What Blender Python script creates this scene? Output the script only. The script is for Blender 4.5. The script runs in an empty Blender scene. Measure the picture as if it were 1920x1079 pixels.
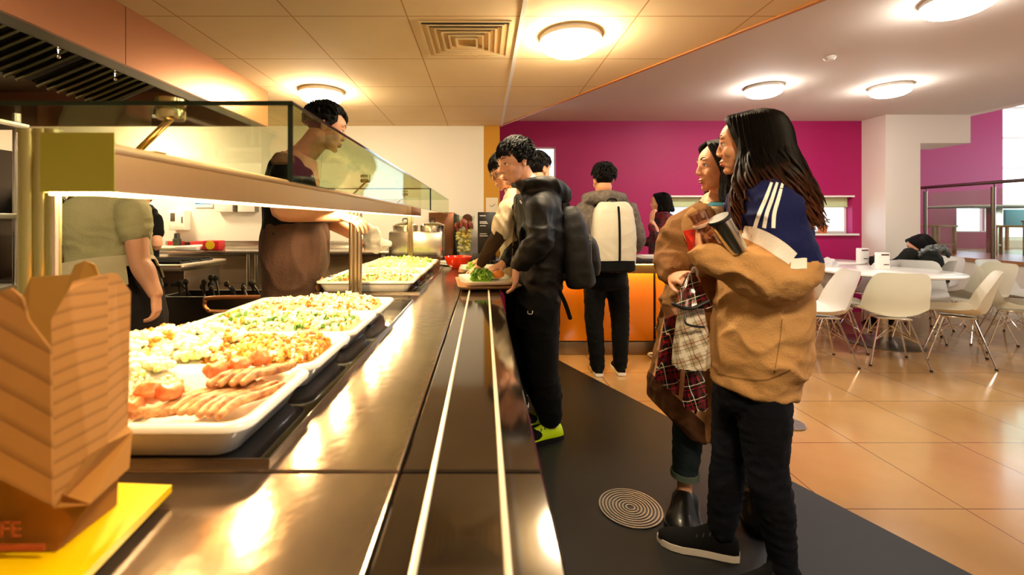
import bpy, bmesh, math, random
from mathutils import Vector as V, Matrix, Euler, Quaternion, noise
random.seed(7)
R = math.radians
S = bpy.context.scene
COL = S.collection

# ------------------------------------------------------------ camera, world, exposure
F = 823.0; VX = 907.0; VY = 415.0; CH = 1.25
cam = bpy.data.cameras.new('camera'); camo = bpy.data.objects.new('camera', cam); COL.objects.link(camo)
camo.location = (0, 0, CH); camo.rotation_euler = (R(90), 0, 0)
cam.sensor_width = 36; cam.sensor_fit = 'HORIZONTAL'; cam.lens = F/1920*36
cam.shift_x = (960-VX)/1920; cam.shift_y = -(539.5-VY)/1920
cam.clip_start = .02
cam.dof.use_dof = True; cam.dof.focus_distance = 2.3; cam.dof.aperture_fstop = 3.2
S.camera = camo
S.view_settings.view_transform = 'Standard'; S.view_settings.look = 'None'
S.view_settings.exposure = 1.18; S.view_settings.gamma = 1.0
S.cycles.sample_clamp_indirect = 6; S.cycles.max_bounces = 8; S.cycles.diffuse_bounces = 5
S.cycles.transparent_max_bounces = 16
S.cycles.caustics_reflective = False; S.cycles.caustics_refractive = False
S.cycles.use_denoising = True
w = bpy.data.worlds.new('world'); S.world = w; w.use_nodes = True
bg = w.node_tree.nodes['Background']; bg.inputs[0].default_value = (.80, .90, 1, 1); bg.inputs[1].default_value = 2.2

DOME_RIGHT = 36.0; DOME_WARM = 66.0; HEAT = 380.0

# ------------------------------------------------------------ helpers
def P(px, py, z): return V(((px-VX)/F*z, z, CH-(py-VY)/F*z))
def lin(h):
    h = h.lstrip('#'); o = []
    for i in (0, 2, 4):
        c = int(h[i:i+2], 16)/255; o.append(c/12.92 if c <= .04045 else ((c+.055)/1.055)**2.4)
    return (*o, 1)
MATS = {}
def nd(nt, t, **k):
    n = nt.nodes.new(t)
    for a, b in k.items():
        if a.startswith('i_'):
            a = a[2:]; a = int(a) if a.isdigit() else a.replace('_', ' ')
            n.inputs[a].default_value = b
        else: setattr(n, a, b)
    return n
def mat(name, col, rough=.5, metal=0, spec=.5, bump=None, var=None, em=None, coat=0, sss=0, sheen=0, aniso=0, tr=0):
    """bump=(scale, strength[, stretch xyz]); var=(scale, hexcol2, fac) a second colour mottled in"""
    if name in MATS: return MATS[name]
    m = bpy.data.materials.new(name); m.use_nodes = True; nt = m.node_tree; b = nt.nodes['Principled BSDF']
    I = b.inputs; c = lin(col) if isinstance(col, str) else (*col, 1)
    I['Base Color'].default_value = c; I['Roughness'].default_value = rough; I['Metallic'].default_value = metal
    I['Specular IOR Level'].default_value = spec; I['Coat Weight'].default_value = coat; I['Coat Roughness'].default_value = .08
    I['Anisotropic'].default_value = aniso
    if sss: I['Subsurface Weight'].default_value = sss; I['Subsurface Radius'].default_value = (.02, .008, .004)
    if sheen: I['Sheen Weight'].default_value = sheen
    if tr: I['Transmission Weight'].default_value = tr
    if em: I['Emission Color'].default_value = lin(em[0]); I['Emission Strength'].default_value = em[1]
    tc = nd(nt, 'ShaderNodeTexCoord')
    if var:
        n = nd(nt, 'ShaderNodeTexNoise', i_Scale=var[0], i_Detail=5.0); nt.links.new(tc.outputs['Object'], n.inputs['Vector'])
        r = nd(nt, 'ShaderNodeValToRGB'); r.color_ramp.elements[0].position = .38; r.color_ramp.elements[1].position = .66
        r.color_ramp.elements[0].color = c; r.color_ramp.elements[1].color = lin(var[1])
        nt.links.new(n.outputs['Fac'], r.inputs[0]); nt.links.new(r.outputs[0], I['Base Color'])
    if bump:
        n = nd(nt, 'ShaderNodeTexNoise', i_Scale=bump[0], i_Detail=4.0); src = tc.outputs['Object']
        if len(bump) > 2:
            mp = nd(nt, 'ShaderNodeMapping'); mp.inputs['Scale'].default_value = bump[2]
            nt.links.new(src, mp.inputs[0]); src = mp.outputs[0]
        nt.links.new(src, n.inputs['Vector'])
        bp = nd(nt, 'ShaderNodeBump', i_Strength=bump[1], i_Distance=.01)
        nt.links.new(n.outputs['Fac'], bp.inputs['Height']); nt.links.new(bp.outputs[0], I['Normal'])
    MATS[name] = m; return m
def glassmat(name, tint, refl=.12, rough=.0):
    m = bpy.data.materials.new(name); m.use_nodes = True; nt = m.node_tree; nt.nodes.clear()
    o = nd(nt, 'ShaderNodeOutputMaterial'); mx = nd(nt, 'ShaderNodeMixShader')
    t = nd(nt, 'ShaderNodeBsdfTransparent'); t.inputs[0].default_value = lin(tint)
    g = nd(nt, 'ShaderNodeBsdfGlossy'); g.inputs['Roughness'].default_value = rough
    f = nd(nt, 'ShaderNodeFresnel', i_IOR=1.5); a = nd(nt, 'ShaderNodeMath', operation='MULTIPLY_ADD'); a.inputs[1].default_value = .16; a.inputs[2].default_value = refl
    nt.links.new(f.outputs[0], a.inputs[0]); nt.links.new(a.outputs[0], mx.inputs[0])
    nt.links.new(t.outputs[0], mx.inputs[1]); nt.links.new(g.outputs[0], mx.inputs[2]); nt.links.new(mx.outputs[0], o.inputs[0])
    MATS[name] = m; return m
def grid_lines(m, coord_scale, offs, lw, dark, axes=(0, 1), rough_line=None):
    """draws joint lines of a tile grid into a material: the joints are their own colour"""
    nt = m.node_tree; b = nt.nodes['Principled BSDF']; geo = nd(nt, 'ShaderNodeNewGeometry'); sp = nd(nt, 'ShaderNodeSeparateXYZ')
    nt.links.new(geo.outputs['Position'], sp.inputs[0]); outs = []
    for k, ax in enumerate(axes):
        a = nd(nt, 'ShaderNodeMath', operation='SUBTRACT'); a.inputs[1].default_value = offs[k]; nt.links.new(sp.outputs[ax], a.inputs[0])
        d = nd(nt, 'ShaderNodeMath', operation='DIVIDE'); d.inputs[1].default_value = coord_scale[k]; nt.links.new(a.outputs[0], d.inputs[0])
        f = nd(nt, 'ShaderNodeMath', operation='FRACT'); nt.links.new(d.outputs[0], f.inputs[0])
        p = nd(nt, 'ShaderNodeMath', operation='PINGPONG'); p.inputs[1].default_value = .5; nt.links.new(f.outputs[0], p.inputs[0])
        l = nd(nt, 'ShaderNodeMath', operation='LESS_THAN'); l.inputs[1].default_value = lw/coord_scale[k]; nt.links.new(p.outputs[0], l.inputs[0])
        outs.append((l, d))
    mxx = nd(nt, 'ShaderNodeMath', operation='MAXIMUM'); nt.links.new(outs[0][0].outputs[0], mxx.inputs[0]); nt.links.new(outs[1][0].outputs[0], mxx.inputs[1])
    mix = nd(nt, 'ShaderNodeMix', data_type='RGBA'); mix.inputs['B'].default_value = lin(dark)
    if b.inputs['Base Color'].links: nt.links.new(b.inputs['Base Color'].links[0].from_socket, mix.inputs['A'])
    else: mix.inputs['A'].default_value = b.inputs['Base Color'].default_value
    nt.links.new(mxx.outputs[0], mix.inputs['Factor']); nt.links.new(mix.outputs['Result'], b.inputs['Base Color'])
    return outs, mix

def BM(): return bmesh.new()
def box(bm, x0, x1, y0, y1, z0, z1, bev=0, M=None, seg=2):
    fl = bm.faces.layers.int.get('flat') or bm.faces.layers.int.new('flat')
    r = bmesh.ops.create_cube(bm, size=1)['verts']
    bmesh.ops.scale(bm, vec=(abs(x1-x0), abs(y1-y0), abs(z1-z0)), verts=r)
    bmesh.ops.translate(bm, vec=((x0+x1)/2, (y0+y1)/2, (z0+z1)/2), verts=r)
    if bev:
        es = list({e for v in r for e in v.link_edges})
        q = bmesh.ops.bevel(bm, geom=es, offset=bev, segments=seg, affect='EDGES', profile=.5)
        r = list({v for f in q['faces'] for v in f.verts} | {v for v in r if v.is_valid})
        fl = bm.faces.layers.int.get('flat')
        for f in {f for v in r for f in v.link_faces}:
            f.normal_update()
            if max(abs(c) for c in f.normal) > .9999: f[fl] = 1
    if M is not None: bmesh.ops.transform(bm, matrix=M, verts=r)
    return r
def cr(pts, n):
    """catmull-rom through tuples"""
    if len(pts) < 3 or n < 2: 
        if n < 2: return [tuple(p) for p in pts]
    out = []; L = len(pts)
    for i in range(L-1):
        a = pts[max(0, i-1)]; b = pts[i]; c = pts[i+1]; d = pts[min(L-1, i+2)]
        for k in range(n):
            t = k/n
            out.append(tuple(.5*((2*q)+(-p+r)*t+(2*p-5*q+4*r-s)*t*t+(-p+3*q-3*r+s)*t**3) for p, q, r, s in zip(a, b, c, d)))
    out.append(tuple(pts[-1])); return out
def rings(bm, RR, cap=True):
    prev = None; first = None
    for ring in RR:
        vs = [bm.verts.new(p) for p in ring]
        if prev:
            n = len(vs)
            for i in range(n): bm.faces.new((prev[i], prev[(i+1) % n], vs[(i+1) % n], vs[i]))
        else: first = vs
        prev = vs
    if cap:
        bm.faces.new(list(reversed(first))); bm.faces.new(prev)
def tube(bm, pts, rad, n=10, sub=4, flat=1.0, up=None, dome=True, cap=True):
    """pts list of V; rad list or number; flat squashes the second axis"""
    if not isinstance(rad, (list, tuple)): rad = [rad]*len(pts)
    D = cr([(*p, r) for p, r in zip(pts, rad)], sub) if len(pts) > 2 else ([(*p, r) for p, r in zip(pts, rad)] if sub < 2 else
        [tuple(a+(b-a)*k/sub for a, b in zip((*pts[0], rad[0]), (*pts[1], rad[1]))) for k in range(sub+1)])
    C = [V(d[:3]) for d in D]; Q = [max(.0004, d[3]) for d in D]
    T = []
    for i in range(len(C)):
        t = C[min(i+1, len(C)-1)]-C[max(i-1, 0)]; T.append(t.normalized() if t.length > 1e-9 else V((0, 0, 1)))
    u = V(up) if up else (V((0, 0, 1)) if abs(T[0].z) < .9 else V((1, 0, 0)))
    RR = []
    if dome:
        C = [C[0]-T[0]*Q[0]*.8, C[0]-T[0]*Q[0]*.5]+C+[C[-1]+T[-1]*Q[-1]*.5, C[-1]+T[-1]*Q[-1]*.8]
        Q = [Q[0]*.35, Q[0]*.82]+Q+[Q[-1]*.82, Q[-1]*.35]; T = [T[0]]*2+T+[T[-1]]*2
    for c, r, t in zip(C, Q, T):
        if up: u = V(up)
        u = (u-t*u.dot(t))
        u = u.normalized() if u.length > 1e-6 else t.orthogonal().normalized()
        v = t.cross(u)
        RR.append([c+u*math.cos(a)*r+v*math.sin(a)*r*flat for a in [2*math.pi*k/n for k in range(n)]])
    rings(bm, RR, cap)
def body(bm, secs, n=24, sub=3, p=2.3, dome=.3):
    """lofted trunk: secs = (centre V, half width, half depth, yaw deg)"""
    D = cr([(*s[0], s[1], s[2], s[3]) for s in secs], sub)
    C = [V(d[:3]) for d in D]; RR = []
    for i, d in enumerate(D):
        t = (C[min(i+1, len(C)-1)]-C[max(i-1, 0)]).normalized(); y = R(d[5])
        u = V((math.cos(y), math.sin(y), 0)); u = (u-t*u.dot(t)).normalized(); v = t.cross(u)
        def rg(c, s):
            o = []
            for k in range(n):
                a = 2*math.pi*k/n; ca, sa = math.cos(a), math.sin(a)
                o.append(c+u*(abs(ca)**(2/p)*(1 if ca > 0 else -1)*d[3]*s)+v*(abs(sa)**(2/p)*(1 if sa > 0 else -1)*d[4]*s))
            return o
        if i == 0 and dome: RR.append(rg(C[0]-t*min(d[3], d[4])*dome, .6))
        RR.append(rg(C[i], 1))
        if i == len(D)-1 and dome: RR.append(rg(C[i]+t*min(d[3], d[4])*dome, .6))
    rings(bm, RR)
def ell(bm, c, r, M=None, seg=16, q=None):
    vs = bmesh.ops.create_uvsphere(bm, u_segments=seg, v_segments=max(6, seg*2//3), radius=1)['verts']
    m = Matrix.Translation(V(c)) @ ((q if q is not None else Matrix.Identity(4)) @ Matrix.Diagonal((*r, 1)))
    if M is not None: m = M @ m
    bmesh.ops.transform(bm, matrix=m, verts=vs); return vs
def lathe(bm, prof, c=(0, 0, 0), n=32, M=None):
    RR = [[V((c[0]+r*math.cos(a), c[1]+r*math.sin(a), c[2]+z)) for a in [2*math.pi*k/n for k in range(n)]] for r, z in prof]
    if M is not None: RR = [[M @ p for p in q] for q in RR]
    rings(bm, RR)
def slab(bm, poly, off):
    """solid from a 3-D polygon pushed by the vector off"""
    a = [bm.verts.new(p) for p in poly]; b = [bm.verts.new(V(p)+V(off)) for p in poly]
    bm.faces.new(a); bm.faces.new(list(reversed(b))); n = len(a)
    for i in range(n): bm.faces.new((a[(i+1) % n], a[i], b[i], b[(i+1) % n]))
def surf(bm, fn, nu, nv, th=.004):
    g = [[bm.verts.new(fn(i/nu, j/nv)) for j in range(nv+1)] for i in range(nu+1)]
    fs = [bm.faces.new((g[i][j], g[i+1][j], g[i+1][j+1], g[i][j+1])) for i in range(nu) for j in range(nv)]
    if th: bmesh.ops.solidify(bm, geom=fs, thickness=th)
def rrect(x0, x1, y0, y1, r, z, n=5):
    o = []
    for cx, cy, a0 in ((x1-r, y1-r, 0), (x0+r, y1-r, 90), (x0+r, y0+r, 180), (x1-r, y0+r, 270)):
        for k in range(n+1):
            a = R(a0+90*k/n); o.append(V((cx+r*math.cos(a), cy+r*math.sin(a), z)))
    return o

def base_of(p):
    v = V((0, 0, 0))
    while p is not None: v += p.location; p = p.parent
    return v
def obj(name, bm, m, parent=None, label=None, smooth=True, world=True, angle=40):
    bmesh.ops.recalc_face_normals(bm, faces=bm.faces)
    me = bpy.data.meshes.new(name)
    o = bpy.data.objects.new(name, me); COL.objects.link(o)
    if parent is not None:
        o.parent = parent
        if world: bm.transform(Matrix.Translation(-base_of(parent)))
    elif world and len(bm.verts):
        xs = [v.co for v in bm.verts]
        c = V(((min(v.x for v in xs)+max(v.x for v in xs))/2, (min(v.y for v in xs)+max(v.y for v in xs))/2, min(v.z for v in xs)))
        bm.transform(Matrix.Translation(-c)); o.location = c
    fl = bm.faces.layers.int.get('flat'); sm_ = [not (fl and f[fl]) for f in bm.faces]
    bm.to_mesh(me); bm.free()
    if smooth:
        me.polygons.foreach_set('use_smooth', sm_)
        try: me.set_sharp_from_angle(angle=R(angle))
        except Exception: pass
    for q in (m if isinstance(m, (list, tuple)) else [m]): me.materials.append(q)
    if label: o['label'] = label
    return o
def thing(name, label, cat, loc=(0, 0, 0), group=None):
    o = bpy.data.objects.new(name, None); COL.objects.link(o); o.location = loc; o.empty_display_size = .1
    o['label'] = label; o['category'] = cat
    if group: o['group'] = group
    return o
def tag(o, label, cat, group=None, kind=None):
    o['label'] = label; o['category'] = cat
    if group: o['group'] = group
    if kind: o['kind'] = kind
    return o
def struct(name, bm, m, parent=None, smooth=False):
    o = obj(name, bm, m, parent, smooth=smooth)
    if parent is None: o['kind'] = 'structure'
    return o
def dup(root, loc=None, rotz=None, label=None, group=None):
    def cp(o, par):
        c = o.copy(); COL.objects.link(c)
        if par is not None: c.parent = par
        for ch in list(o.children): cp(ch, c)
        return c
    r = cp(root, None)
    if loc is not None: r.location = loc
    if rotz is not None: r.rotation_euler = (0, 0, rotz)
    if label: r['label'] = label
    if group: r['group'] = group
    return r
TMP = bpy.data.scenes.new('tmp')
def remesh(bm, vox, sm=3, fac=.6):
    me = bpy.data.meshes.new('t'); bmesh.ops.recalc_face_normals(bm, faces=bm.faces); bm.to_mesh(me); bm.free()
    o = bpy.data.objects.new('t', me); TMP.collection.objects.link(o)
    md = o.modifiers.new('r', 'REMESH'); md.mode = 'VOXEL'; md.voxel_size = vox; md.adaptivity = 0
    if sm: s = o.modifiers.new('s', 'SMOOTH'); s.iterations = sm; s.factor = fac
    vl = TMP.view_layers[0]; vl.update(); dg = vl.depsgraph
    m2 = bpy.data.meshes.new_from_object(o.evaluated_get(dg), depsgraph=dg)
    out = bmesh.new(); out.from_mesh(m2)
    bpy.data.objects.remove(o); bpy.data.meshes.remove(me); bpy.data.meshes.remove(m2)
    return out
def wrinkle(bm, amp, sc, seed=0, st=(1, 1, 1), ridge=True):
    bm.normal_update(); o = V((seed*7.3, seed*3.1, seed*1.7))
    mv = []
    for v in bm.verts:
        p = V((v.co.x*st[0], v.co.y*st[1], v.co.z*st[2]))*sc+o
        p += V((noise.noise(p*.5+V((9, 0, 0))), noise.noise(p*.5+V((0, 9, 0))), noise.noise(p*.5)))*.9
        q = noise.noise(p)
        if ridge: q = (1-abs(q)*2.2)**2*.6-.3 if abs(q) < .45 else -.3
        q += .35*noise.noise(p*2.3)
        mv.append(v.co+v.normal*q*amp)
    for v, c in zip(bm.verts, mv): v.co = c
    return bm
def join(bms):
    out = bmesh.new()
    for b in bms:
        me = bpy.data.meshes.new('j'); b.to_mesh(me); b.free(); out.from_mesh(me); bpy.data.meshes.remove(me)
    return out
def text(name, s, size, loc, rot, m, parent=None, ext=.0006, align='CENTER'):
    cu = bpy.data.curves.new(name, 'FONT'); cu.body = s; cu.size = size; cu.extrude = ext; cu.align_x = align; cu.align_y = 'CENTER'
    q = bpy.data.objects.new('t', cu); TMP.collection.objects.link(q); vl = TMP.view_layers[0]; vl.update()
    me = bpy.data.meshes.new_from_object(q.evaluated_get(vl.depsgraph), depsgraph=vl.depsgraph); bpy.data.objects.remove(q)
    o = bpy.data.objects.new(name, me); COL.objects.link(o); me.materials.clear(); me.materials.append(m)
    o.location = V(loc)-(base_of(parent) if parent else V((0, 0, 0))); o.rotation_euler = rot; o.parent = parent
    return o

# ------------------------------------------------------------ materials
steel = mat('brushed_steel', '#C9C2B6', .26, 1, bump=(60, .06, (1, .05, 1)))
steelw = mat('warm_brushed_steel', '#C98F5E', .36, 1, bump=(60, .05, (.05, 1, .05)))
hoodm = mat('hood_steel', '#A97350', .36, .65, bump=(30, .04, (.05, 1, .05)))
chrome = mat('chrome', '#E8E4DC', .12, 1)
dsteel = mat('dark_steel', '#55504A', .35, 1)
black = mat('black_plastic', '#100F10', .4)
blackm = mat('matt_black', '#0B0B0C', .8)
white = mat('white_plastic', '#F1EEE6', .35)
shellm = mat('cream_shell', '#EDE7D2', .38)
shellw = mat('white_shell', '#F2F1EA', .38)
ceram = mat('white_ceramic', '#FBF6E8', .15, coat=.5)
wallw = mat('wall_white_paint', '#E9E3D6', .75, bump=(40, .02))
wallc = mat('column_paint', '#EFE6DA', .8)
magenta = mat('magenta_paint', '#AA005C', .55, bump=(60, .02))
yellow = mat('mustard_paint', '#C48A08', .6)
woodl = mat('light_wood', '#B88A55', .45, var=(6, '#9A6F40'), bump=(20, .08, (1, 1, .1)))
woodd = mat('brown_wood', '#7A5230', .4, var=(6, '#60401F'))
skinA = mat('skin_fair', '#E3A985', .5, sss=.12, var=(9, '#DDA07E'), spec=.35)
skinB = mat('skin_warm', '#D79A72', .5, sss=.12, var=(9, '#D2916B'), spec=.35)
lipm = mat('lips', '#B2564E', .4)
eyew = mat('eye_white', '#EDE7E0', .2); eyed = mat('eye_dark', '#140C08', .15)
hairb = mat('black_hair', '#060404', .55, bump=(120, .3), spec=.18)
GLASS = glassmat('clear_glass', '#F0F6E8', .035)
GLASSW = glassmat('window_glass', '#F2F7F8', .03)
GLEDGE = mat('glass_edge', '#0D1F12', .12, coat=.4)
# ------------------------------------------------------------ room
WH = 2.63; SH = 2.32
tilem = mat('tan_floor_tile', '#BA925C', .16, var=(1.3, '#A27C4A'), bump=(5, .035), spec=.6, coat=.35)
(_, _mx) = grid_lines(tilem, (.57, .57), (2.09, 1.905), .0028, '#6E4A2C')
vinyl = mat('black_vinyl_floor', '#151413', .5, bump=(90, .05), var=(4, '#100F0F'), spec=.25)
ctile = mat('beige_ceiling_tile', '#F5DAB0', .85, var=(2, '#F1D4A6'), bump=(160, .05))
grid_lines(ctile, (.6, .6), (.2, 2.29), .004, '#C69A60')
ceilm = mat('white_ceiling', '#D9CFC4', .8)
kfloor = mat('kitchen_floor', '#6B5138', .4)
ktile = mat('cream_wall_tile', '#D9C4A0', .35)

b = BM(); box(b, -6, 12, -3.2, 9.2, -.1, 0); struct('floor', b, tilem)
b = BM(); slab(b, [V((.02, -3.2, .003)), V((3.815, -3.2, .003)), V((.33, 4.71, .003)), V((.02, 4.71, .003))], (0, 0, -.006)); o = struct('floor_vinyl', b, vinyl)
b = BM(); slab(b, [V((.02, -3.2, .004)), V((.02, 4.93, .004)), V((-5, 4.93, .004)), V((-5, -3.2, .004))], (0, 0, -.006)); struct('floor_kitchen', b, kfloor)
b = BM(); box(b, -6, 6.25, -3.2, 6.2, WH, WH+.3); struct('ceiling', b, ceilm)
b = BM(); box(b, 6.25, 12, -3.2, 9.2, 4.2, 4.3); struct('ceiling_atrium', b, ceilm)
E0 = V((.16, 4.97)); E1 = V((4.366, -3.2))
b = BM(); slab(b, [V((-5.1, -3.2, SH)), V((E1.x, E1.y, SH)), V((E0.x, E0.y, SH)), V((-5.1, 4.97, SH))], (0, 0, .31)); struct('ceiling_servery', b, ctile)
d = (E1-E0).normalized(); nrm = V((-d.y, d.x))
b = BM(); slab(b, [V((*(E0+nrm*k), SH-.008)) for k in (-.012, .012)]+[V((*(E1+nrm*k), SH-.008)) for k in (.012, -.012)], (0, 0, .34)); struct('trim_1', b, mat('orange_trim', '#C07A2E', .5))
b = BM(); box(b, .19, .212, -3.2, 4.93, SH-.007, SH+.002); struct('trim_2', b, white)   # the bright runner between ceiling tiles
# walls
b = BM(); box(b, -5.1, 0, 4.93, 5.1, 0, SH); struct('wall_kitchen', b, wallw)
b = BM(); box(b, 0, .18, 4.93, 5.1, 0, SH); box(b, .0, .18, 5.1, 6.04, 0, WH); struct('wall_yellow', b, yellow)
b = BM(); box(b, -5, -.02, 4.915, 4.93, 0, .86); m_ = ktile; struct('wall_kitchen_tile', b, m_)
grid_lines(ktile, (.62, .3), (-.1, .26), .002, '#8F7C60', axes=(0, 2))
b = BM()
WX0, WX1, WZ0, WZ1 = 2.35, 5.07, 1.08, 1.585
PX0, PX1, PZ0, PZ1 = .4, .99, 1.35, 2.27
Y0, Y1 = 6.04, 6.22
for (x0, x1, z0, z1) in ((.0, WX0, 0, 1.35), (.0, PX0, 1.35, WH), (PX1, WX0, 1.35, WH), (PX0, PX1, PZ1, WH), (WX0, WX1, 0, WZ0), (WX0, WX1, WZ1, WH), (WX1, 5.2, 0, WH)):
    box(b, x0, x1, Y0, Y1, z0, z1)
struct('wall_back', b, magenta)
def window(n, x0, x1, y, z0, z1, nm=1, fr=.03, blind=0):
    b = BM(); 
    for a, c in ((x0, x0+fr), (x1-fr, x1)): box(b, a, c, y, y+.05, z0, z1)
    for a, c in ((z0, z0+fr), (z1-fr, z1)): box(b, x0+fr, x1-fr, y, y+.05, a, c)
    for k in range(1, nm):
        x = x0+(x1-x0)*k/nm; box(b, x-fr/2, x+fr/2, y, y+.05, z0+fr, z1-fr)
    o = struct('window_%d' % n, b, white)
    b = BM(); box(b, x0+fr, x1-fr, y+.02, y+.026, z0+fr, z1-fr); obj('pane', b, GLASSW, o, smooth=False)
    if blind:
        b = BM(); box(b, x0+.01, x1-.01, y-.03, y-.02, z1-blind, z1); tube(b, [V((x0+.01, y-.025, z1-blind)), V((x1-.01, y-.025, z1-blind))], .012, 8, 1)
        obj('blind', b, mat('pale_green_blind', '#CFDCA9', .8), o, 'pale green roller blind pulled a little way down')
    return o
window(1, WX0, WX1, 6.14, WZ0, WZ1, 3, .03, .13)
b = BM(); box(b, WX0, WX1+.06, 5.99, 6.14, WZ0-.025, WZ0); box(b, WX0, WX1+.02, 6.02, 6.04, WZ1-.005, WZ1+.018); struct('trim_3', b, white)
window(2, PX0, PX1, 6.1, PZ0, PZ1, 1, .015)
# column, soffit, atrium
b = BM(); box(b, 5.2, 5.65, 5.68, 6.3, 0, WH); struct('wall_column', b, wallc)
b = BM(); box(b, 5.65, 6.3, 5.68, 6.2, 2.262, WH); struct('wall_soffit', b, wallc)
b = BM(); box(b, 6.25, 6.4, -3.2, 6.2, WH, 4.2); box(b, 0, 6.25, 6.2, 6.35, WH, 4.2); struct('wall_fascia', b, wallc)
b = BM()
for (x0, x1, z0, z1) in ((5.2, 8.59, 0, 1.05), (5.2, 8.59, 1.50, 4.2), (5.2, 8.59-.0, 1.05, 1.5)):
    if z0 == 1.05: box(b, 5.2, 8.62, 8, 8.2, z0, z1)
    else: box(b, 5.2, 9.46, 8, 8.2, z0, z1)
box(b, 9.26, 9.46, 8, 8.2, 1.05, 1.5); struct('wall_atrium', b, magenta)
window(3, 8.62, 9.26, 8.05, 1.05, 1.5, 1, .02)
b = BM(); box(b, 5.1, 5.2, 6.2, 8.1, 0, 4.2); struct('wall_return', b, wallc)
b = BM(); box(b, 9.46, 12, 8, 8.2, 0, .9); struct('wall_atrium_low', b, wallc)
window(4, 9.46, 12, 8.06, .9, 4.2, 2, .06)
b = BM()
for z in (2.2, 2.75, 3.3): box(b, 9.46, 12, 8.0, 8.05, z, z+.04)
struct('trim_4', b, white)
b = BM(); box(b, 12, 12.1, -3.2, 1.5, 0, 4.2); box(b, 12, 12.1, 1.5, 8.1, 0, .9); box(b, 12, 12.1, 1.5, 8.1, 3.2, 4.2); struct('wall_right', b, wallc)
b = BM(); box(b, -5.2, -5.1, -3.2, 5, 0, WH); struct('wall_left', b, wallw)
b = BM(); box(b, -5.2, 12.1, -3.3, -3.2, 0, 4.2); struct('wall_front', b, wallc)
# raised platform with wood edge
b = BM(); box(b, 6.5, 12, -3.2, 8, 0, .72); box(b, 5.2, 6.5, 6.3, 8, 0, .72); struct('wall_platform', b, wallc)
b = BM(); box(b, 6.46, 12, -3.2, 8, .72, .76); box(b, 5.2, 6.5, 6.26, 8, .72, .76); struct('floor_platform', b, mat('platform_wood', '#B07A52', .3, var=(3, '#A06A42')))
b = BM(); box(b, 6.485, 6.5, -3, 6.26, 0, .1); struct('baseboard_platform', b, white)

# street outside the windows: pale facades that daylight falls on
b = BM(); box(b, -1, 5, 13, 14, -1, 1.9); box(b, 5.6, 9, 14, 15, -1, 3.0); box(b, 9.6, 15, 15, 16, -1, 2.3); struct('wall_outside', b, mat('pale_render', '#D6D3E0', .8))

# ------------------------------------------------------------ ceiling lights
def dome(loc, warm, label, group, strength):
    t = thing('ceiling_light', label, 'ceiling light', loc, group)
    x, y, z = loc
    b = BM(); lathe(b, [(.01, 0), (.165, 0), (.175, -.012), (.175, -.032), (.168, -.036), (.01, -.036)], loc); obj('housing', b, white, t)
    col = '#FFE6BC' if warm else '#FFF6EC'
    b = BM(); lathe(b, [(.166, -.034), (.168, -.05), (.155, -.075), (.12, -.095), (.07, -.106), (.005, -.11)], loc)
    obj('diffuser', b, mat('lit_diffuser_warm' if warm else 'lit_diffuser', '#FFFFFF', .4, em=(col, strength)), t)
gW = 'dome lights on the tiled servery ceiling'; gR = 'dome lights on the plain white ceiling'
dome((.50, 2.53, SH), 1, 'round dome light on the beige ceiling tiles, beside the square air vent', gW, DOME_WARM)
dome((-1.33, 3.6, SH), 1, 'round dome light on the beige tiles near the end of the extractor hood', gW, DOME_WARM)
dome((-1.9, .6, SH), 1, 'added fill dome, out of view on the beige ceiling above the near end of the kitchen', gW, DOME_WARM)  # out of view, added to fill the near kitchen with light
dome((.55, .1, SH), 1, 'added fill dome, out of view on the beige ceiling above the near end of the counter', gW, DOME_WARM)  # unseen overhead, added as fill light around the camera
dome((-3.6, 4.4, SH), 1, 'dome light on the beige ceiling behind the extractor hood', gW, DOME_WARM)
for (x, y, l) in ((2.87, 4.5, 'dome light on the white ceiling directly above the long-haired woman'), (4.15, 4.48, 'dome light on the white ceiling left of the square column'),
                  (2.92, 2.70, 'dome light at the top right edge, nearest on the white ceiling'), (4.9, 1.2, 'added fill dome, out of view on the white ceiling above the right of the dining floor'), (4.4, -1.2, 'added fill dome, out of view on the white ceiling over the rear of the dining floor'), (2.6, -2.2, 'added fill dome, out of view on the white ceiling at the back end of the room')):  # last three are unseen, added to fill the room with light
    dome((x, y, WH), 0, l, gR, DOME_RIGHT)
# square diffuser vent
t = thing('air_vent', 'square cream louvred air vent set in a ceiling tile', 'air vent', (-.1, 2.59, SH))
b = BM(); cx, cy = -.1, 2.588
for k in range(6):
    h = .25-k*.037
    for (x0, x1, y0, y1) in ((-h, h, -h, -h+.012), (-h, h, h-.012, h), (-h, -h+.012, -h+.012, h-.012), (h-.012, h, -h+.012, h-.012)):
        box(b, cx+x0, cx+x1, cy+y0, cy+y1, SH-.006-.003*k, SH-.0005)
obj('vent_frame', b, mat('vent_cream', '#EBD3A0', .5), t, smooth=False)
b = BM(); box(b, cx-.24, cx+.24, cy-.24, cy+.24, SH-.003, SH-.0006); obj('vent_core', b, mat('vent_core', '#D8B47C', .6), t, smooth=False)
b = BM()
for k in range(6):
    h = .236-k*.037; box(b, cx-h, cx+h, cy-h+.002, cy-h+.018, SH-.006, SH-.003)
obj('slot', b, blackm, t, 'dark open slots on the near side', smooth=False)
t = BM(); lathe(t, [(.04, 0), (.045, -.012), (.03, -.03), (.005, -.034)], (2.9, 3.68, WH)); tag(obj('smoke_detector', t, white), 'small white smoke detector on the plain white ceiling', 'smoke detector')
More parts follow.
